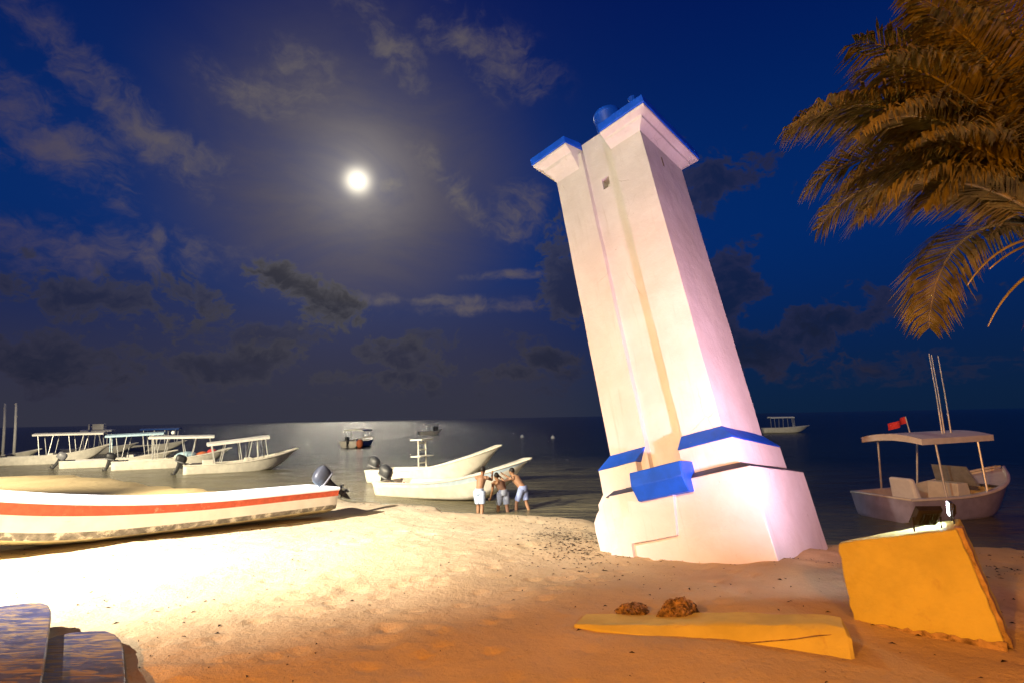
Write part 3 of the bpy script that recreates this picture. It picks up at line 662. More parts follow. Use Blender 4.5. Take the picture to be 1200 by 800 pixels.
for x, y in ((850, 751), (880, 752), (905, 750), (930, 748), (955, 744), (975, 743)):
    z = 1.512 + (x - 850) * 0.0002
    best = None
    # drop the crack on to the slab face
    d = Vector(tuple(pdir(x, y))); i = max(k for k in range(7) if ft_[k][0] <= x) if x >= 672 else 0; i = min(i, 5)
    a, b_, c_ = fr[i] + so, bk[i] + so, fr[i + 1] + so; n_ = (b_ - a).cross(c_ - a).normalized(); o = Vector((0, 0, CAMZ)); t = (a - o).dot(n_) / d.dot(n_); p = o + d * (t * 0.9945); pts.append(p - so)
crk.tube(pts, 0.0028, 4); crk.build('crack', 'raw_concrete', sl)

# ------------------------------------------------------------------ rocks
def rock(loc, size, seed, label):
    bm = bmesh.new(); bmesh.ops.create_icosphere(bm, subdivisions=5, radius=1.0); r0 = np.random.RandomState(seed)
    from mathutils import noise as mn
    sv = Vector(tuple(r0.rand(3) * 20))
    for v in bm.verts:
        n = v.co.normalized(); d = 1 + 0.34 * mn.noise(n * 1.5 + sv) + 0.18 * mn.noise(n * 4 + sv) + 0.12 * mn.noise(n * 9 + sv) + 0.07 * mn.noise(n * 22 + sv)
        v.co = Vector((n.x * size[0], n.y * size[1], n.z * size[2])) * d
    me = bpy.data.meshes.new('rock'); bm.to_mesh(me); bm.free(); me.materials.append(M['rock']); o = bpy.data.objects.new('rock', me); col.objects.link(o); o.location = loc
    return tag(o, label, 'rock', 'rough rocks behind the fallen slab')
p = gp(800, 727, 1.44); rock((p.x, p.y + 0.07, 1.46), (0.14, 0.10, 0.12), 4, 'larger rough brown rock just behind the half buried slab')
p = gp(747, 719, 1.43); rock((p.x - 0.03, p.y + 0.05, 1.43), (0.115, 0.075, 0.07), 9, 'smaller flat brown rock to the left of the bigger rock')

# ------------------------------------------------------------------ boats
def outboard(parent, at, tilt=0.0, s=1.0, cowl='engine', steer=0.0, detail=True):
    """engine hung on a transom; local x points to the bow"""
    e = bpy.data.objects.new('outboard_motor', None); col.objects.link(e); e.parent = parent
    e.location = at; e.rotation_euler = Euler((0, tilt, steer)); e.scale = (s, s, s); e.empty_display_size = 0.1
    def loft(b, rings, n=14, mi=0):
        rows = []
        for cx, cz, rx, ry in rings:
            rows.append([(cx + rx * math.copysign(abs(math.cos(t)) ** 0.65, math.cos(t)), ry * math.copysign(abs(math.sin(t)) ** 0.65, math.sin(t)), cz) for t in [2 * math.pi * k / n for k in range(n)]])
        b.grid(rows, mi, True)
    c_ = MB(); loft(c_, [(-.20, .06, .16, .12), (-.22, .10, .27, .175), (-.23, .24, .31, .20), (-.24, .40, .31, .20), (-.26, .50, .27, .17), (-.28, .56, .16, .10), (-.28, .57, .001, .001)])
    co = c_.build('cowling', cowl, e, True)
    b_ = MB(); loft(b_, [(-.22, .095, .285, .19), (-.23, .125, .315, .207), (-.23, .150, .316, .208), (-.23, .16, .30, .19)]); b_.build('cowl_band', 'engine_light', e, True)
    l = MB(); loft(l, [(-.20, .09, .16, .11), (-.21, -.10, .12, .08), (-.22, -.35, .10, .055), (-.24, -.60, .085, .035), (-.25, -.80, .07, .022), (-.25, -.98, .02, .01)], 10)
    l.box((-.46, -.10, -.475), (-.14, .10, -.460)); l.build('leg', 'engine_dark', e, True)
    g = MB(); g.tube([(-.10, 0, -.68), (-.22, 0, -.68), (-.34, 0, -.68), (-.42, 0, -.68)], [.018, .055, .05, .03], 10); g.build('gearcase', 'engine_dark', e, True)
    pr = MB()
    for k in range(3):
        a = k * 2.094
        pr.grid([[(-.40, .03 * math.cos(a), -.68 + .03 * math.sin(a)), (-.42, .03 * math.cos(a + .5), -.68 + .03 * math.sin(a + .5))], [(-.385, .10 * math.cos(a - .25), -.68 + .10 * math.sin(a - .25)), (-.435, .10 * math.cos(a + .55), -.68 + .10 * math.sin(a + .55))], [(-.395, .145 * math.cos(a), -.68 + .145 * math.sin(a)), (-.425, .145 * math.cos(a + .35), -.68 + .145 * math.sin(a + .35))]])
    pr.build('propeller', 'steel', e)
    k = MB(); k.box((-.13, -.11, -.22), (.03, .11, .05)); k.tube([(-.02, 0, .10), (.20, 0, .16), (.42, 0, .15)], [.03, .024, .02], 8); k.build('bracket', 'engine_dark', e)
    return e

def boat(name, label, loc, heading, L=7.0, B=1.8, H=0.62, rise=1.0, pitch=0.0, roll=0.0, cat='boat', group=None, mats=None, stripe=None, engine=None, engine_tilt=0.0, seats=3, ns=26, draft=0.22, deck=True, k0=0.62, r0=0.3, es=1.0):
    mt = dict(bottom='boat_bottom', boot='boat_boot', side='boat_white', stripe='boat_red', gun='boat_white', inner='boat_palebl'); mt.update(mats or {})
    root = empty(name, loc); root.rotation_euler = Euler((roll, -pitch, heading), 'XYZ'); tag(root, label, cat, group)
    st = [i / ns for i in range(ns + 1)]
    def hb(t):
        if t < 0.5: return B / 2 * (0.88 + 0.12 * math.sin(t * math.pi))
        return B / 2 * max(0.03, 1 - ((t - 0.5) / 0.5) ** 2.6)
    def zs(t): return H * (1.0 + rise * max(0, (t - r0) / (1 - r0)) ** 2.1)
    def zk(t): return (zs(1) * 0.78) * max(0, (t - k0) / (1 - k0)) ** 2.3
    def xs(t, f): return L * t * 0.94 + L * 0.06 * t * f * t
    def zc(t): k = zk(t); return k + (zs(t) - k) * (0.26 - 0.14 * t)
    def cy(t): return hb(t) * (0.80 - 0.25 * max(0, t - 0.45))
    def P(t, f, side):                        # f: -1 keel .. 0 chine .. 1 gunwale
        if f <= 0:
            g = f + 1; return (xs(t, 0), side * cy(t) * g, zk(t) + (zc(t) - zk(t)) * g ** 1.3)
        return (xs(t, f), side * (cy(t) + (hb(t) - cy(t)) * f ** 0.75), zc(t) + (zs(t) - zc(t)) * f)
    s0, s1 = stripe if stripe else (0.70, 0.90)
    hull = MB()
    for sd in (-1, 1):
        hull.grid([[P(t, f, sd) for t in st] for f in (-1, -0.5, 0)], 0)
        hull.grid([[P(t, f, sd) for t in st] for f in (0, 0.10, 0.20)], 1)
        hull.grid([[P(t, f, sd) for t in st] for f in (0.20, 0.45, s0)], 2)
        if not stripe: hull.grid([[P(t, f, sd) for t in st] for f in (s0, s1)], 2)
        hull.grid([[P(t, f, sd) for t in st] for f in (s1, 1.0)], 2)
    fs = (-1, -0.5, 0, 0.10, 0.20, 0.45, s0, s1, 1.0)
    tr = [P(0, f, 1) for f in fs] + [P(0, f, -1) for f in reversed(fs[1:])]
    hull.quad(tr, 2)
    # inside shell
    def I(t, f, side):
        x, y, z = P(t, f, side); y = side * max(0.004, abs(y) - 0.07); return (max(x, 0.06) if t < 0.02 else min(x, xs(t, f)), y, z)
    fl = lambda t: max(zc(t), zk(t)) + 0.03
    tin = [max(0.012, t * 0.965) for t in st]
    for sd in (-1, 1): hull.grid([[I(t, f, sd) for t in tin] for f in (1.0, 0.6, 0.25)] + [[(I(t, 0.25, sd)[0], 0, zc(t) + (zs(t) - zc(t)) * 0.22) for t in tin]], 3)
    hull.grid([[I(tin[0], f, -1) for f in (0.25, 0.6, 1.0)], [I(tin[0], f, 1) for f in (0.25, 0.6, 1.0)]], 3)
    hull.build('hull', [mt['bottom'], mt['boot'], mt['side'], mt['inner']], root, True, fix=True)
    if stripe:
        sm = MB()
        for sd in (-1, 1): sm.grid([[P(t, f, sd) for t in st] for f in (s0, (s0 + s1) / 2, s1)], 0)
        sm.build('stripe', mt['stripe'], root, True)
    g = MB()
    for sd in (-1, 1):
        rows = []
        for t in st:
            x, y, z = P(t, 1.0, sd); yi = I(max(0.012, t * 0.965), 1.0, sd); rows.append([(x, y + sd * 0.025, z - 0.035), (x, y + sd * 0.03, z + 0.012), (x, y, z + 0.028), (yi[0], yi[1], z + 0.028), (yi[0], yi[1] - sd * 0.015, z - 0.03)])
        g.grid(rows, 0)
    x0 = xs(0, 1); g.box((x0 - 0.02, -hb(0), zs(0) - 0.02), (x0 + 0.08, hb(0), zs(0) + 0.026))
    g.build('gunwale', mt['gun'], root, True)
    if deck:
        dk_ = MB(); tt = [0.74 + 0.26 * i / 8 for i in range(9)]
        dk_.grid([[(I(t, 1, sd)[0], I(t, 1, sd)[1] * 0.98, zs(t) - 0.045 + (0.03 if sd == 0 else 0)) for t in tt] for sd in (-1, 1)]); dk_.build('foredeck', mt['inner'], root)
    for k in range(seats):
        t = 0.16 + k * 0.5 / max(1, seats); sx = xs(t, 0.7); yy = abs(I(t, 0.65, 1)[1]) + 0.01; zz = zc(t) + (zs(t) - zc(t)) * 0.66
        b_ = MB(); b_.box((sx - 0.14, -yy, zz - 0.05), (sx + 0.14, yy, zz)); b_.build('thwart', mt['inner'], root)
    if engine:
        outboard(root, (-0.01, 0, zs(0) - 0.02), engine_tilt, es, engine)
    root_info = dict(P=P, zs=zs, hb=hb, xs=xs, L=L, root=root, H=H)
    return root_info
def canopy(bt, x0, x1, z, mat_='canvas_white', wid=None, posts=3, slope=0.0, curve=0.10, th=0.13, zpost=None, vee=False):
    root = bt['root']; wd = (wid or bt['hb'](0.4) * 1.9) / 2
    b = MB(); rows_t = []; rows_b = []; n = 8
    for i in range(7):
        x = x0 + (x1 - x0) * i / 6; zz = z + slope * (i / 6)
        rows_t.append([(x, -wd + 2 * wd * j / n, zz + curve * (1 - (2 * j / n - 1) ** 2)) for j in range(n + 1)])
        rows_b.append([(x, -wd + 2 * wd * j / n, zz - th + curve * (1 - (2 * j / n - 1) ** 2) * 0.8) for j in range(n + 1)])
    b.grid(rows_t); b.grid(rows_b); b.grid([[r[0] for r in rows_t], [r[0] for r in rows_b]]); b.grid([[r[-1] for r in rows_t], [r[-1] for r in rows_b]]); b.grid([rows_t[0], rows_b[0]]); b.grid([rows_t[-1], rows_b[-1]])
    b.build('canopy', mat_, root)
    for k in range(posts):
        f = (k + 0.35) / (posts - 0.3) if posts > 1 else 0.5; x = x0 + (x1 - x0) * f; zz = z + slope * f - th * 0.5
        for sd in (-1, 1):
            xb = x + (0.22 if (k % 2 == 0) else -0.22) * (1 if vee else 0.25); t = min(max(xb / bt['L'], 0.0), 0.95)
            p = MB(); p.tube([(x, sd * (wd - 0.06), zz), (xb, sd * (bt['hb'](t) - 0.05), bt['zs'](t))], 0.026, 6); p.build('post', 'tube', root)
def ladder(bt, x, z0, z1, wid=0.42, y=0.0, mat_='tube', rungs=6, lean=0.1, r=0.026):
    e = bpy.data.objects.new('ladder', None); col.objects.link(e); e.parent = bt['root']; e.empty_display_size = .1
    for sd in (-1, 1):
        b = MB(); b.tube([(x + lean, y + sd * wid / 2, z0), (x, y + sd * wid / 2 * 0.9, z1)], r, 6); b.build('rail', mat_, e)
    for k in range(rungs):
        f = (k + 0.5) / rungs; b = MB(); xx = x + lean * (1 - f); zz = z0 + (z1 - z0) * f; b.tube([(xx, y - wid / 2, zz), (xx, y + wid / 2, zz)], r * 0.9, 6); b.build('rung', mat_, e)
def bpart(bt, name, fn, mat_, smooth=False, bevel=0.0):
    b = MB(); fn(b); return b.build(name, mat_, bt['root'], smooth, bevel)
def console(bt, x, mat_='boat_cream', h=0.75, wd=0.7):
    z0 = bt['zs'](0.4) * 0.35
    bpart(bt, 'console', lambda b: b.hexa([(x - .3, -wd / 2, z0), (x + .35, -wd / 2, z0), (x + .35, wd / 2, z0), (x - .3, wd / 2, z0)], [(x - .25, -wd / 2, z0 + h), (x + .15, -wd / 2, z0 + h), (x + .15, wd / 2, z0 + h), (x - .25, wd / 2, z0 + h)]), mat_, False, 0.03)

# beached panga on the left
s_ = Vector((-3.72, 11.15, 1.24)); hd_ = math.atan2(-2.50, -2.62)
nb = boat('beached_skiff', 'beached white wooden skiff with a red stripe and a tilted outboard motor on the sand', s_, hd_, L=7.4, B=1.5, H=0.50, rise=1.9, pitch=R_(0.6), roll=R_(2), stripe=(0.63, 0.955), engine='engine', engine_tilt=R_(50), seats=4, ns=40, k0=0.47, r0=0.22, es=0.60)
# boats afloat
def afloat(name, label, stern, bow, **kw):
    kw.setdefault('draft', 0.2); dr = kw.pop('draft'); v = Vector(bow) - Vector(stern); L = kw.pop('L', v.length)
    return boat(name, label, (stern[0], stern[1], -dr), math.atan2(v.y, v.x), L=L, **kw)
CREAM = dict(bottom='boat_cream', boot='boat_cream', side='boat_cream', gun='boat_cream', inner='boat_cream')
G1 = 'boats moored along the beach on the left'
b5 = afloat('motor_boat', 'cream open boat with flat canopy and raised bow, rightmost of the moored row', (-20.1, 34.6), (-14.9, 37.6), L=6.6, B=1.9, H=0.75, rise=0.95, mats=CREAM, group=G1, engine='engine_dark', engine_tilt=R_(20))
canopy(b5, 1.2, 4.7, 1.95, slope=0.35, posts=5, vee=True); ladder(b5, 4.0, 0.8, 2.2, y=-0.5); console(b5, 3.6)
bpart(b5, 'cooler', lambda b: b.box((1.0, -.5, .55), (1.6, .3, 1.0)), 'boat_cream', bevel=.04)
b4 = afloat('motor_boat', 'cream boat with white canopy and ladder, second from the right in the moored row', (-27.2, 38.6), (-21.0, 41.8), L=7.2, B=1.9, H=0.78, rise=0.8, mats=CREAM, group=G1, engine='engine_dark', engine_tilt=R_(15))
canopy(b4, 2.0, 6.0, 2.35, posts=5, slope=-0.05, vee=True); ladder(b4, 2.2, 0.8, 2.5, 0.55, y=-0.5); console(b4, 3.8)
bpart(b4, 'blue_cover', lambda b: b.ball((4.3, -0.2, 1.0), (0.7, 0.5, 0.28)), 'canvas_sky', True); bpart(b4, 'orange_vest', lambda b: b.ball((5.3, -.3, 1.0), (.4, .35, .25)), 'orange', True); bpart(b4, 'red_cover', lambda b: b.ball((5.9, -.1, 1.15), (.35, .3, .25)), 'cloth_red', True)
bpart(b4, 'lamp_globe', lambda b: b.ball((3.4, 0, 2.62), .14), 'buoy', True)
b3 = afloat('motor_boat', 'cream boat with pale blue canopy and pale blue ladder in the moored row', (-32.7, 41.2), (-26.4, 44.0), L=7.2, B=1.9, H=0.72, rise=0.7, mats=dict(CREAM, inner='boat_blue'), group=G1, engine='engine_light', engine_tilt=R_(30))
canopy(b3, 2.6, 6.3, 2.45, 'canvas_sky', posts=4, slope=0.12, vee=True); ladder(b3, 2.9, 0.7, 2.45, 0.75, y=-.5, mat_='canvas_sky'); console(b3, 4.2)
b2 = afloat('motor_boat', 'cream boat with long grey white canopy, left of the pale blue canopy boat', (-41.0, 45.2), (-34.4, 48.4), L=7.4, B=2.0, H=0.85, rise=0.95, mats=CREAM, group=G1, engine='engine_dark', engine_tilt=R_(10))
canopy(b2, 2.2, 6.9, 2.6, posts=5, vee=True); console(b2, 3.4)
b1 = afloat('motor_boat', 'cream boat with tall twin fishing poles at the far left edge of the moored row', (-46.5, 46.5), (-41.0, 48.0), L=6.6, B=2.0, H=0.8, rise=0.7, mats=dict(CREAM, boot='boat_teal'), group=G1, engine='engine_light', engine_tilt=R_(10))
canopy(b1, 0.6, 3.0, 2.6, posts=3); console(b1, 3.4)
for q, (xx, yy) in enumerate(((4.2, -0.7), (5.0, -0.75))):
    bpart(b1, 'fishing_pole', lambda b, xx=xx, yy=yy: b.tube([(xx, yy, 0.9), (xx - 0.08, yy, 3.2), (xx - 0.2, yy, 5.2)], [0.11, 0.10, 0.08], 8), 'canvas_white', True)
ba = afloat('motor_boat', 'cream boat with tan box on its roof behind the pale blue canopy boat', (-48, 60), (-41, 63), L=7.0, B=2.0, H=0.8, rise=0.6, mats=CREAM, group=G1)
canopy(ba, 1.8, 4.6, 2.7, posts=3); bpart(ba, 'roof_box', lambda b: b.box((2.4, -.6, 2.78), (3.8, .6, 3.4)), 'boat_cream', bevel=.05)
bb_ = afloat('motor_boat', 'boat with dark blue canopy at the back of the moored row', (-46, 66), (-39.4, 68.4), L=7.0, B=2.0, H=0.8, rise=0.6, mats=CREAM, group=G1)
canopy(bb_, 2.2, 6.2, 2.7, 'canvas_blue', posts=4)
# the pair of pangas being handled by the wading people
G2 = 'open skiffs in the shallows left of the lighthouse'
p1 = afloat('open_skiff', 'cream open skiff with raised bow, nearer of the pair held by the waders', (-5.3, 23.9), (0.35, 20.4), L=7.0, B=1.9, H=0.72, rise=1.15, pitch=R_(2.0), mats=dict(CREAM, boot='boat_cream', stripe='boat_palebl'), stripe=(0.72, 0.92), group=G2, engine='engine', engine_tilt=R_(28), draft=0.22)
p2 = afloat('open_skiff', 'cream open skiff with raised bow and lattice stand, farther of the pair', (-6.9, 28.6), (-0.7, 25.2), L=7.3, B=1.9, H=0.78, rise=1.25, pitch=R_(2.0), mats=CREAM, group=G2, engine='engine', engine_tilt=R_(20), draft=0.2)
ladder(p2, 2.9, 0.6, 2.15, 0.6, y=0.0, mat_='boat_cream', rungs=5, lean=0.0, r=0.035)
bpart(p2, 'lookout_shelf', lambda b: b.box((2.55, -.45, 2.12), (3.25, .45, 2.18)), 'boat_cream'); bpart(p2, 'lookout_shelf', lambda b: b.box((2.6, -.5, 1.35), (3.2, .5, 1.40)), 'boat_cream')
bpart(p2, 'rope_coil', lambda b: [b.tube([(5.5 + .20 * math.cos(a * .5), .22 * math.sin(a * .5), 1.21 + .004 * a) for a in range(26)], .03, 5)], 'engine_dark')
# far boats
b6 = afloat('motor_boat', 'small white boat with teal bottom seen from astern in the moonlit water', (-18.7, 64.0), (-17.4, 69.0), L=5.2, B=2.6, H=0.85, rise=0.5, mats=dict(CREAM, boot='boat_teal', bottom='boat_teal'), engine='engine_dark', draft=0.15)
canopy(b6, 1.0, 3.2, 2.1, posts=2); console(b6, 2.4, 'boat_white'); bpart(b6, 'orange_float', lambda b: b.ball((0.2, -1.35, .6), (.45, .4, .5)), 'orange', True)
b7 = afloat('motor_boat', 'tiny far boat with square canopy near the horizon beside the moonlit track', (-18.5, 111), (-14.4, 113), L=4.6, B=2.2, H=0.8, rise=0.5, mats=CREAM)
canopy(b7, 1.2, 3.6, 2.2, posts=2); bpart(b7, 'engine_cover', lambda b: b.box((3.0, -.6, .7), (3.7, .6, 1.8)), 'engine_dark', bevel=.1)
b10 = afloat('motor_boat', 'far tan boat with canopy just right of the lighthouse', (37.8, 85.8), (44.2, 84.8), L=6.6, B=2.2, H=0.85, rise=0.35, mats=CREAM, draft=0.1)
canopy(b10, 1.0, 4.3, 2.45, posts=3); ladder(b10, 4.2, .8, 2.4, .6, -.6)
# boat on the right behind the block
b11 = afloat('motor_boat', 'white canopy boat with tall rods and red flag moored behind the concrete block', (10.25, 16.2), (15.0, 17.5), L=4.85, B=2.15, H=0.82, rise=0.75, mats=dict(CREAM, side='boat_violet_lit', boot='boat_violet_lit', inner='boat_cream'), draft=0.18, seats=2)
canopy(b11, 0.60, 3.25, 2.40, posts=2, slope=0.05, wid=1.9, th=0.16, curve=0.12)
console(b11, 2.6, 'boat_cream', 0.8, 0.9)
bpart(b11, 'seat_back', lambda b: b.hexa([(0.75, -.55, .5), (1.0, -.55, .5), (1.0, .25, .5), (.75, .25, .5)], [(.6, -.5, 1.3), (.75, -.5, 1.3), (.75, .2, 1.3), (.6, .2, 1.3)]), 'boat_white', bevel=.06)
bpart(b11, 'windscreen', lambda b: b.hexa([(2.9, -.6, 1.0), (3.0, -.6, 1.0), (3.0, .6, 1.0), (2.9, .6, 1.0)], [(2.65, -.5, 1.55), (2.7, -.5, 1.55), (2.7, .5, 1.55), (2.65, .5, 1.55)]), 'boat_grey')
for xx, yy, ln in ((1.95, -.5, 2.4), (2.10, -.45, 2.38), (2.28, -.5, 2.35)):
    bpart(b11, 'rod', lambda b, xx=xx, yy=yy, ln=ln: b.tube([(xx, yy, 2.40), (xx - 0.05, yy, 2.40 + ln * .5), (xx - .14, yy, 2.40 + ln)], [0.022, 0.018, 0.014], 6), 'tube')
fp = bpart(b11, 'flag_pole', lambda b: b.tube([(1.75, .3, 2.4), (1.62, .3, 3.0)], .018, 6), 'tube')
def flag(b): b.grid([[(1.64 - .62 * u + .02 * math.sin(9 * u), .3 + .09 * math.sin(u * 8), 3.0 - .20 * u - .20 * v) for u in [i / 10 for i in range(11)]] for v in (0, .5, 1)])
bpart(b11, 'flag', flag, 'cloth_red', True)
for bt in (p1, p2, b5, b11):
    zf = bt['zs'](.1) * .42
    bpart(bt, 'fuel_can', lambda b: (b.box((.45, .2, zf), (.75, .5, zf + .28)), b.tube([(.6, .35, zf + .28), (.6, .35, zf + .34)], .04, 8)), 'cloth_red', bevel=.02)
# net buoys
for x, y, lb in ((612, 512, 'white buoy floating right of the raised skiff bows, the left one'), (648, 513, 'white buoy floating closest to the lighthouse shaft')):
    p = gp(x, y, 0); b = MB(); b.ball((0, 0, .05), (.30, .30, .32), 0, 12, 8); b.tube([(0, 0, .3), (0, 0, .5)], .05, 6)
    o = b.build('buoy', 'buoy', smooth=True); o.location = p; tag(o, lb, 'buoy', 'net buoys')

# ------------------------------------------------------------------ people wading
def person(loc, rz, label, shorts, pose):
    """pose: dict of joint positions (x forward, y left, z up), metres, feet at z=0"""
    root = empty('person', loc, rz); tag(root, label, 'person', 'people wading beside the skiffs')
    J = pose; b = MB()
    def limb(pts, rad, n=10): b.tube([J[p] if isinstance(p, str) else p for p in pts], rad, n)
    V = lambda k: Vector(J[k])
    for s_ in ('l', 'r'):
        limb(['hip_' + s_, V('hip_' + s_).lerp(V('knee_' + s_), .45), 'knee_' + s_, V('knee_' + s_).lerp(V('ank_' + s_), .3), V('ank_' + s_)], [.090, .080, .056, .058, .036])
        a = V('ank_' + s_); b.tube([a + Vector((-.06, 0, -.02)), a + Vector((.03, 0, -.035)), a + Vector((.12, 0, -.055)), a + Vector((.18, 0, -.06))], [.034, .042, .036, .022], 8)
        limb(['sho_' + s_, V('sho_' + s_).lerp(V('elb_' + s_), .4), 'elb_' + s_, V('elb_' + s_).lerp(V('wri_' + s_), .35), 'wri_' + s_], [.058, .052, .040, .042, .027])
        d = (V('wri_' + s_) - V('elb_' + s_)).normalized(); sd = Vector((0, 1, 0)) if abs(d.y) < .8 else Vector((1, 0, 0)); sd = (sd - d * sd.dot(d)).normalized(); nn = d.cross(sd)
        w0 = V('wri_' + s_); b.tube([w0, w0 + d * .04, w0 + d * .09], [.026, .036, .034], 8, flat=.55)
        for k, ln in enumerate((.068, .078, .072, .056)):
            r0 = w0 + d * .085 + sd * (.027 - .018 * k); b.tube([r0, r0 + d * ln * .5 + nn * .006, r0 + d * ln * .95 + nn * .022], [.0095, .009, .0075], 6)
        r0 = w0 + d * .03 + sd * .03; b.tube([r0, r0 + (d * .6 + sd * .8).normalized() * .035, r0 + (d * .85 + sd * .5).normalized() * .065], [.012, .011, .009], 6)
    limb(['pelvis', V('pelvis').lerp(V('chest'), .35), V('pelvis').lerp(V('chest'), .7), 'chest', 'neckbase'], [.135, .118, .135, .150, .075], 14)
    limb(['hip_l', 'pelvis', 'hip_r'], [.085, .11, .085]); limb(['sho_l', 'chest', 'sho_r'], [.062, .10, .062])
    limb(['neckbase', 'head'], [.058, .055])
    h = V('head'); fw = V('face').normalized(); sdv = Vector((0, 0, 1)).cross(fw).normalized(); upv = fw.cross(sdv)
    k0 = len(b.v); b.ball((0, 0, 0), (.095, .075, .115), 0, 14, 10); b.ball((.02, 0, -.075), (.065, .052, .05), 0, 10, 7)      # skull, jaw
    b.ball((.098, 0, -.022), (.018, .013, .024)); b.ball((.085, 0, -.068), (.012, .026, .010))                               # nose, lips
    for q in (-1, 1): b.ball((0, q * .077, -.015), (.018, .010, .030)); b.ball((.078, q * .03, .018), (.016, .02, .008)); b.ball((.083, q * .030, .002), (.009, .012, .007))
    mx = Matrix(((fw.x, sdv.x, upv.x, h.x), (fw.y, sdv.y, upv.y, h.y + 0), (fw.z, sdv.z, upv.z, h.z + .07), (0, 0, 0, 1))); b.xform(mx, k0)
    body = b.build('body', 'skin', root, True, fix=False)
    r = body.modifiers.new('join', 'REMESH'); r.mode = 'VOXEL'; r.voxel_size = 0.0085; r.use_smooth_shade = True
    sm = body.modifiers.new('soft', 'SMOOTH'); sm.factor = .5; sm.iterations = 2
    sh_ = MB()
    for s_ in ('l', 'r'):
        kn = V('hip_' + s_).lerp(V('knee_' + s_), .80); sh_.tube([V('hip_' + s_) + Vector((0, 0, .06)), V('hip_' + s_).lerp(V('knee_' + s_), .4), kn], [.112, .108, .102], 12)
    sh_.tube([V('pelvis') + Vector((0, 0, .10)), V('pelvis'), V('pelvis') - Vector((0, 0, .08))], [.140, .152, .14], 14)
    so_ = sh_.build('shorts', shorts, root, True, fix=False); r = so_.modifiers.new('join', 'REMESH'); r.mode = 'VOXEL'; r.voxel_size = .012; r.use_smooth_shade = True
    hr = MB(); hr.ball((-.012, 0, .028), (.098, .083, .105), 0, 14, 10); hr.xform(mx); hr.build('hair', 'hair', root, True)
    return root
def stand(lean=0.25, arms='up', stride=0.15, reach=1.0):
    J = {}
    J['pelvis'] = (0, 0, .94); J['hip_l'] = (0, .095, .90); J['hip_r'] = (0, -.095, .90)
    J['knee_l'] = (.05 + stride * .7, .10, .49); J['knee_r'] = (.03 - stride * .4, -.10, .49); J['ank_l'] = (stride, .11, .075); J['ank_r'] = (-stride, -.11, .075)
    l = lean; J['chest'] = (math.sin(l) * .40, 0, .94 + math.cos(l) * .40); J['neckbase'] = (math.sin(l) * .55, 0, .94 + math.cos(l) * .53); J['head'] = (math.sin(l) * .60 + .03, 0, .94 + math.cos(l) * .62); J['face'] = (1, 0, -.1)
    cx, cz = math.sin(l) * .46, .94 + math.cos(l) * .46
    J['sho_l'] = (cx, .185, cz); J['sho_r'] = (cx, -.185, cz)
    if arms == 'up':
        for s_, q in (('l', 1), ('r', -1)): J['elb_' + s_] = (cx + .22 * reach, q * .24, cz - .10); J['wri_' + s_] = (cx + .42 * reach, q * .17, cz + .06)
    else:
        for s_, q in (('l', 1), ('r', -1)): J['elb_' + s_] = (cx - .03, q * .24, cz - .28); J['wri_' + s_] = (cx + .14, q * .22, cz - .50)
    return J
q1 = gp(562, 603, 0); q2 = gp(590, 599, 0); q3 = gp(609, 597, 0)
person((q1.x, q1.y, -0.22), R_(70), 'wading person in pale blue shorts, leftmost of the three by the skiff', 'shorts_pale', stand(.45, 'up', .12, 1.15))
person((q2.x, q2.y, -0.34), R_(118), 'wading person in grey shorts stooping low, middle of the three by the skiff', 'shorts_grey', stand(.85, 'down', .18))
person((q3.x + 0.12, q3.y, -0.26), R_(150), 'wading person in violet blue shorts leaning forward, rightmost of the three by the skiff', 'shorts_blue', stand(.70, 'up', .22, 1.25))

# ------------------------------------------------------------------ weathered boards at the lower left corner
def board(label, corners, zt, thick, grp, legs):
    o0 = gp(*corners[0], zt); root = empty('wooden_board', (o0.x, o0.y, gz(o0.x, o0.y))); tag(root, label, 'board', grp); off = Vector(root.location)
    pts = [gp(x, y, zt) - off for x, y in corners]
    # long axis for the grain
    b = MB(); b.hexa([p - Vector((0, 0, thick)) for p in pts], pts); top = b.build('top', 'worn_blue', root, False, 0.012)
    for k, (x, y) in enumerate(legs):
        p = gp(x, y, zt - thick) - off; g = gz(p.x + off.x, p.y + off.y) - off.z
        l = MB(); l.box((p.x - .05, p.y - .05, g - .05), (p.x + .05, p.y + .05, p.z)); l.build('leg', 'worn_blue', root, False, .005)
board('upper weathered board with flaking blue paint at the left edge of the picture', [(-40, 714), (0, 709.5), (20, 707), (38, 705.5), (50, 705.5), (57, 708), (60, 714), (60, 722), (54, 770), (49, 802), (42, 840), (-60, 850)], 1.575, 0.045, 'weathered boards in the corner', [(-10, 740), (40, 730), (30, 800)])
board('lower weathered board with flaking blue paint to the right of the upper one', [(50, 750), (66, 744), (85, 740), (105, 738.5), (124, 738), (135, 742), (142, 749), (145, 760), (148, 800), (150, 850), (35, 850)], 1.485, 0.05, 'weathered boards in the corner', [(75, 760), (130, 760), (130, 820)])

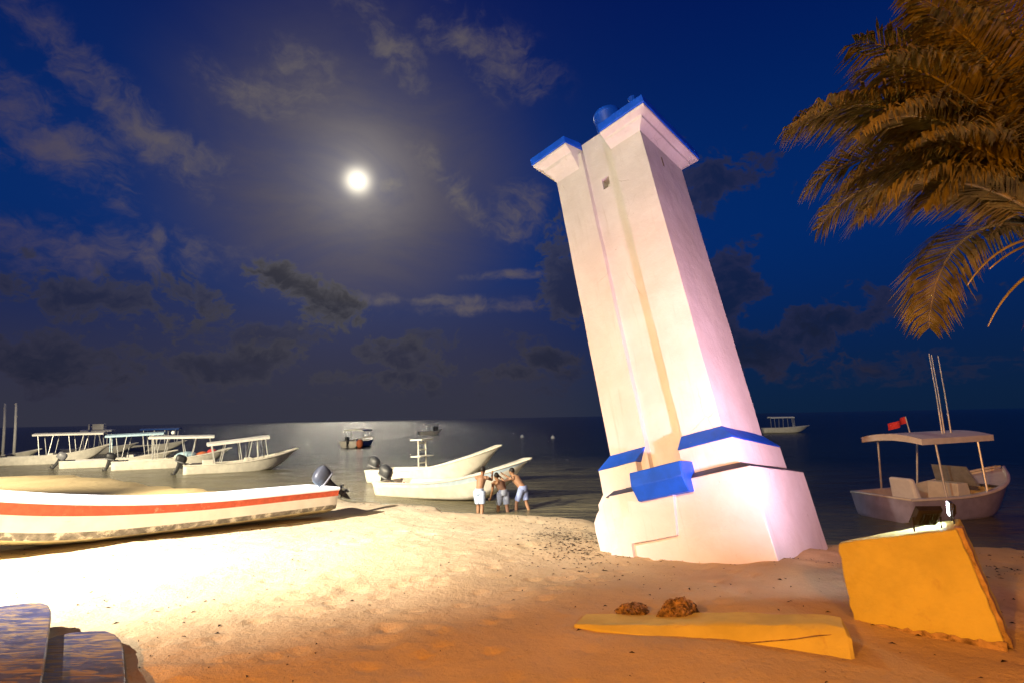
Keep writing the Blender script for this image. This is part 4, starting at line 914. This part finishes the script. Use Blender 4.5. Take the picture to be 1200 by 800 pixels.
# ------------------------------------------------------------------ palm at the right edge
pz = 1.15; PB = Vector((6.20, 5.90, 0)); PB.z = gz(6.20, 5.90)
palm = empty('palm_tree', PB); tag(palm, 'coconut palm with drooping fronds at the right edge', 'palm tree')
crown = Vector((0.0, 0.0, 3.62))
tr = MB(); path = []; rad = []
for i in range(22):
    t = i / 21; path.append((0.35 * (1 - t) ** 2 - 0.0, 0.18 * math.sin(t * 2), -0.2 + (crown.z + 0.2) * t)); rad.append(0.17 - 0.055 * t + 0.012 * (i % 2) + 0.10 * (1 - t) ** 8)
tr.tube(path, rad, 14); tr.build('trunk', 'bark', palm, True)
def frond(az, el, L, droop, name='frond', dry=False, seed=0, twist=0.0, leaf=0.55, oz=0.0):
    r0 = random.Random(seed); b = MB(); n = 26; pts = []; d = Vector((math.cos(az) * math.cos(el), math.sin(az) * math.cos(el), math.sin(el))); p = crown + Vector((math.cos(az) * .06, math.sin(az) * .06, r0.uniform(-.08, .08) + oz))
    for i in range(n + 1):
        pts.append(p.copy()); p = p + d * (L / n); f = i / n; d = (d + Vector((0, 0, -droop * (0.03 + 0.12 * f)))).normalized()
    b.tube(pts, [0.028 * (1 - i / n) + 0.004 for i in range(n + 1)], 5, 1)
    m_ = 118 if not dry else 60
    for k in range(m_):
        f = 0.14 + 0.86 * k / (m_ - 1); x = f * n; i = min(int(x), n - 1); q = pts[i].lerp(pts[i + 1], x - i); dd_ = (pts[i + 1] - pts[i]).normalized()
        sd = dd_.cross(Vector((0, 0, 1))); sd = sd.normalized() if sd.length > 1e-3 else Vector((1, 0, 0)); upv = sd.cross(dd_).normalized()
        ll = leaf * (0.45 + 1.1 * math.sin(math.pi * min(1, f * 0.92 + 0.06)) ** 0.7) * r0.uniform(.8, 1.12) * (0.75 if f > .93 else 1)
        for s2 in (-1, 1):
            o = (sd * s2 * r0.uniform(.75, 1.0) + dd_ * r0.uniform(.55, .8) + upv * r0.uniform(-.05, .22)).normalized()
            mid = q + o * ll * .5; o2 = (o + Vector((0, 0, -r0.uniform(.55, 1.1) if not dry else -1.6))).normalized(); tip = mid + o2 * ll * .55
            wv = dd_.cross(o); wv = (o.cross(wv)).normalized() * (0.013 + .006 * r0.random())
            b.quad([q - wv * .4, q + wv * .4, mid + wv, mid - wv], 0); b.quad([mid - wv, mid + wv, tip], 0)
    return b.build(name, ['leaf_dry' if dry else 'leaf', 'rachis'], palm, False, fix=False)
FR = [(176, 56, 3.5, 0.80), (168, 62, 3.2, 0.75), (186, 54, 3.0, 0.85), (158, 56, 3.1, 0.9), (190, 62, 3.2, 0.75), (178, 68, 3.3, 0.7), (200, 68, 3.0, 0.75), (172, 46, 2.5, 0.9), (184, 58, 2.3, 0.8), (164, 54, 2.7, 0.9), (176, 62, 2.6, 0.8), (178, 72, 3.0, 0.8), (140, 54, 3.0, 1.0), (174, 78, 3.4, 0.7), (192, 74, 3.3, 0.75), (172, 50, 1.7, 0.9), (185, 84, 3.3, 0.6), (145, 80, 3.2, 0.7), (170, 60, 3.6, 0.85),
      (110, 66, 3.2, 1.2), (250, 74, 3.0, 0.9), (90, 40, 3.0, 1.4), (270, 42, 3.0, 1.4), (60, 60, 3.1, 1.2), (310, 58, 3.1, 1.2), (20, 45, 3.0, 1.4), (340, 68, 3.2, 1.1), (40, 30, 2.8, 1.5), (290, 28, 2.8, 1.5)]
for i, (a, e, l, dr) in enumerate(FR): frond(R_(a), R_(e), l, dr, seed=i, leaf=0.56)
# bare drooping stems and dead skirt
for a, e, l, dr in ((182, 16, 1.5, 1.2), (190, 6, 1.3, .7), (176, -2, 1.35, 1.2)):
    b = MB(); d = Vector((math.cos(R_(a)) * math.cos(R_(e)), math.sin(R_(a)) * math.cos(R_(e)), math.sin(R_(e)))); p = crown - Vector((0, 0, .1 if e > 0 else .28)); pts = []
    for i in range(13): pts.append(p.copy()); p = p + d * (l / 12); d = (d + Vector((0, 0, -dr * .10))).normalized()
    b.tube(pts, [.034 * (1 - i / 13) + .006 for i in range(13)], 6, flat=.6); b.build('bare_stem', 'rachis', palm, True)
for i, a in enumerate((150, 185, 215, 250, 110, 60, 0, 310)): frond(R_(a), R_(5), 0.95, 4.2, 'dead_frond', True, 100 + i, leaf=0.34, oz=-0.62)

# ------------------------------------------------------------------ bits of weed and twig on the sand
wd = MB(); r0 = random.Random(21)
def shred(x, y, s_):
    z = gz(x, y) + 0.004; a = r0.uniform(0, 6.28); l = s_ * r0.uniform(.5, 1.6); wdt = s_ * r0.uniform(.25, .55); c_, n_ = Vector((math.cos(a), math.sin(a), 0)), Vector((-math.sin(a), math.cos(a), 0)); p = Vector((x, y, z))
    wd.quad([p - c_ * l * .5, p - n_ * wdt * .5 + Vector((0, 0, s_ * .12)), p + c_ * l * .5, p + n_ * wdt * .5 + Vector((0, 0, s_ * .25))])
for _ in range(1100):
    x, y = r0.uniform(-7, 5), r0.uniform(3, 11.5)
    if shore_sd(np.array([x]), np.array([y]))[0] > 0.1: shred(x, y, r0.uniform(.012, .045))
for _ in range(900):                          # weed line left of the tower foot and along the crest
    t = r0.random(); x = 0.75 + r0.gauss(0, .30); y = 8.1 + r0.gauss(0, .75) - 0.5 * (x - 0.75)
    shred(x, y, r0.uniform(.012, .045))
for _ in range(260):
    x = r0.uniform(.9, 4.1); shred(x, 7.55 - .63 * (x - 1.0) - r0.random() * .28, r0.uniform(.008, .03))
for _ in range(300):
    x = r0.uniform(-10, 1.2); yy = np.interp(x, SHORE[:, 0], SHORE[:, 1]); shred(x, yy - r0.random() ** 2 * .7, r0.uniform(.012, .05))
for _ in range(240):
    x = r0.uniform(4.2, 7.5); shred(x, 6.2 + r0.uniform(-.6, 1.0), r0.uniform(.012, .05))
tag(wd.build('seaweed_litter', 'weed', fix=False), 'dark scraps of seaweed and twigs scattered over the sand', 'seaweed', kind='stuff')
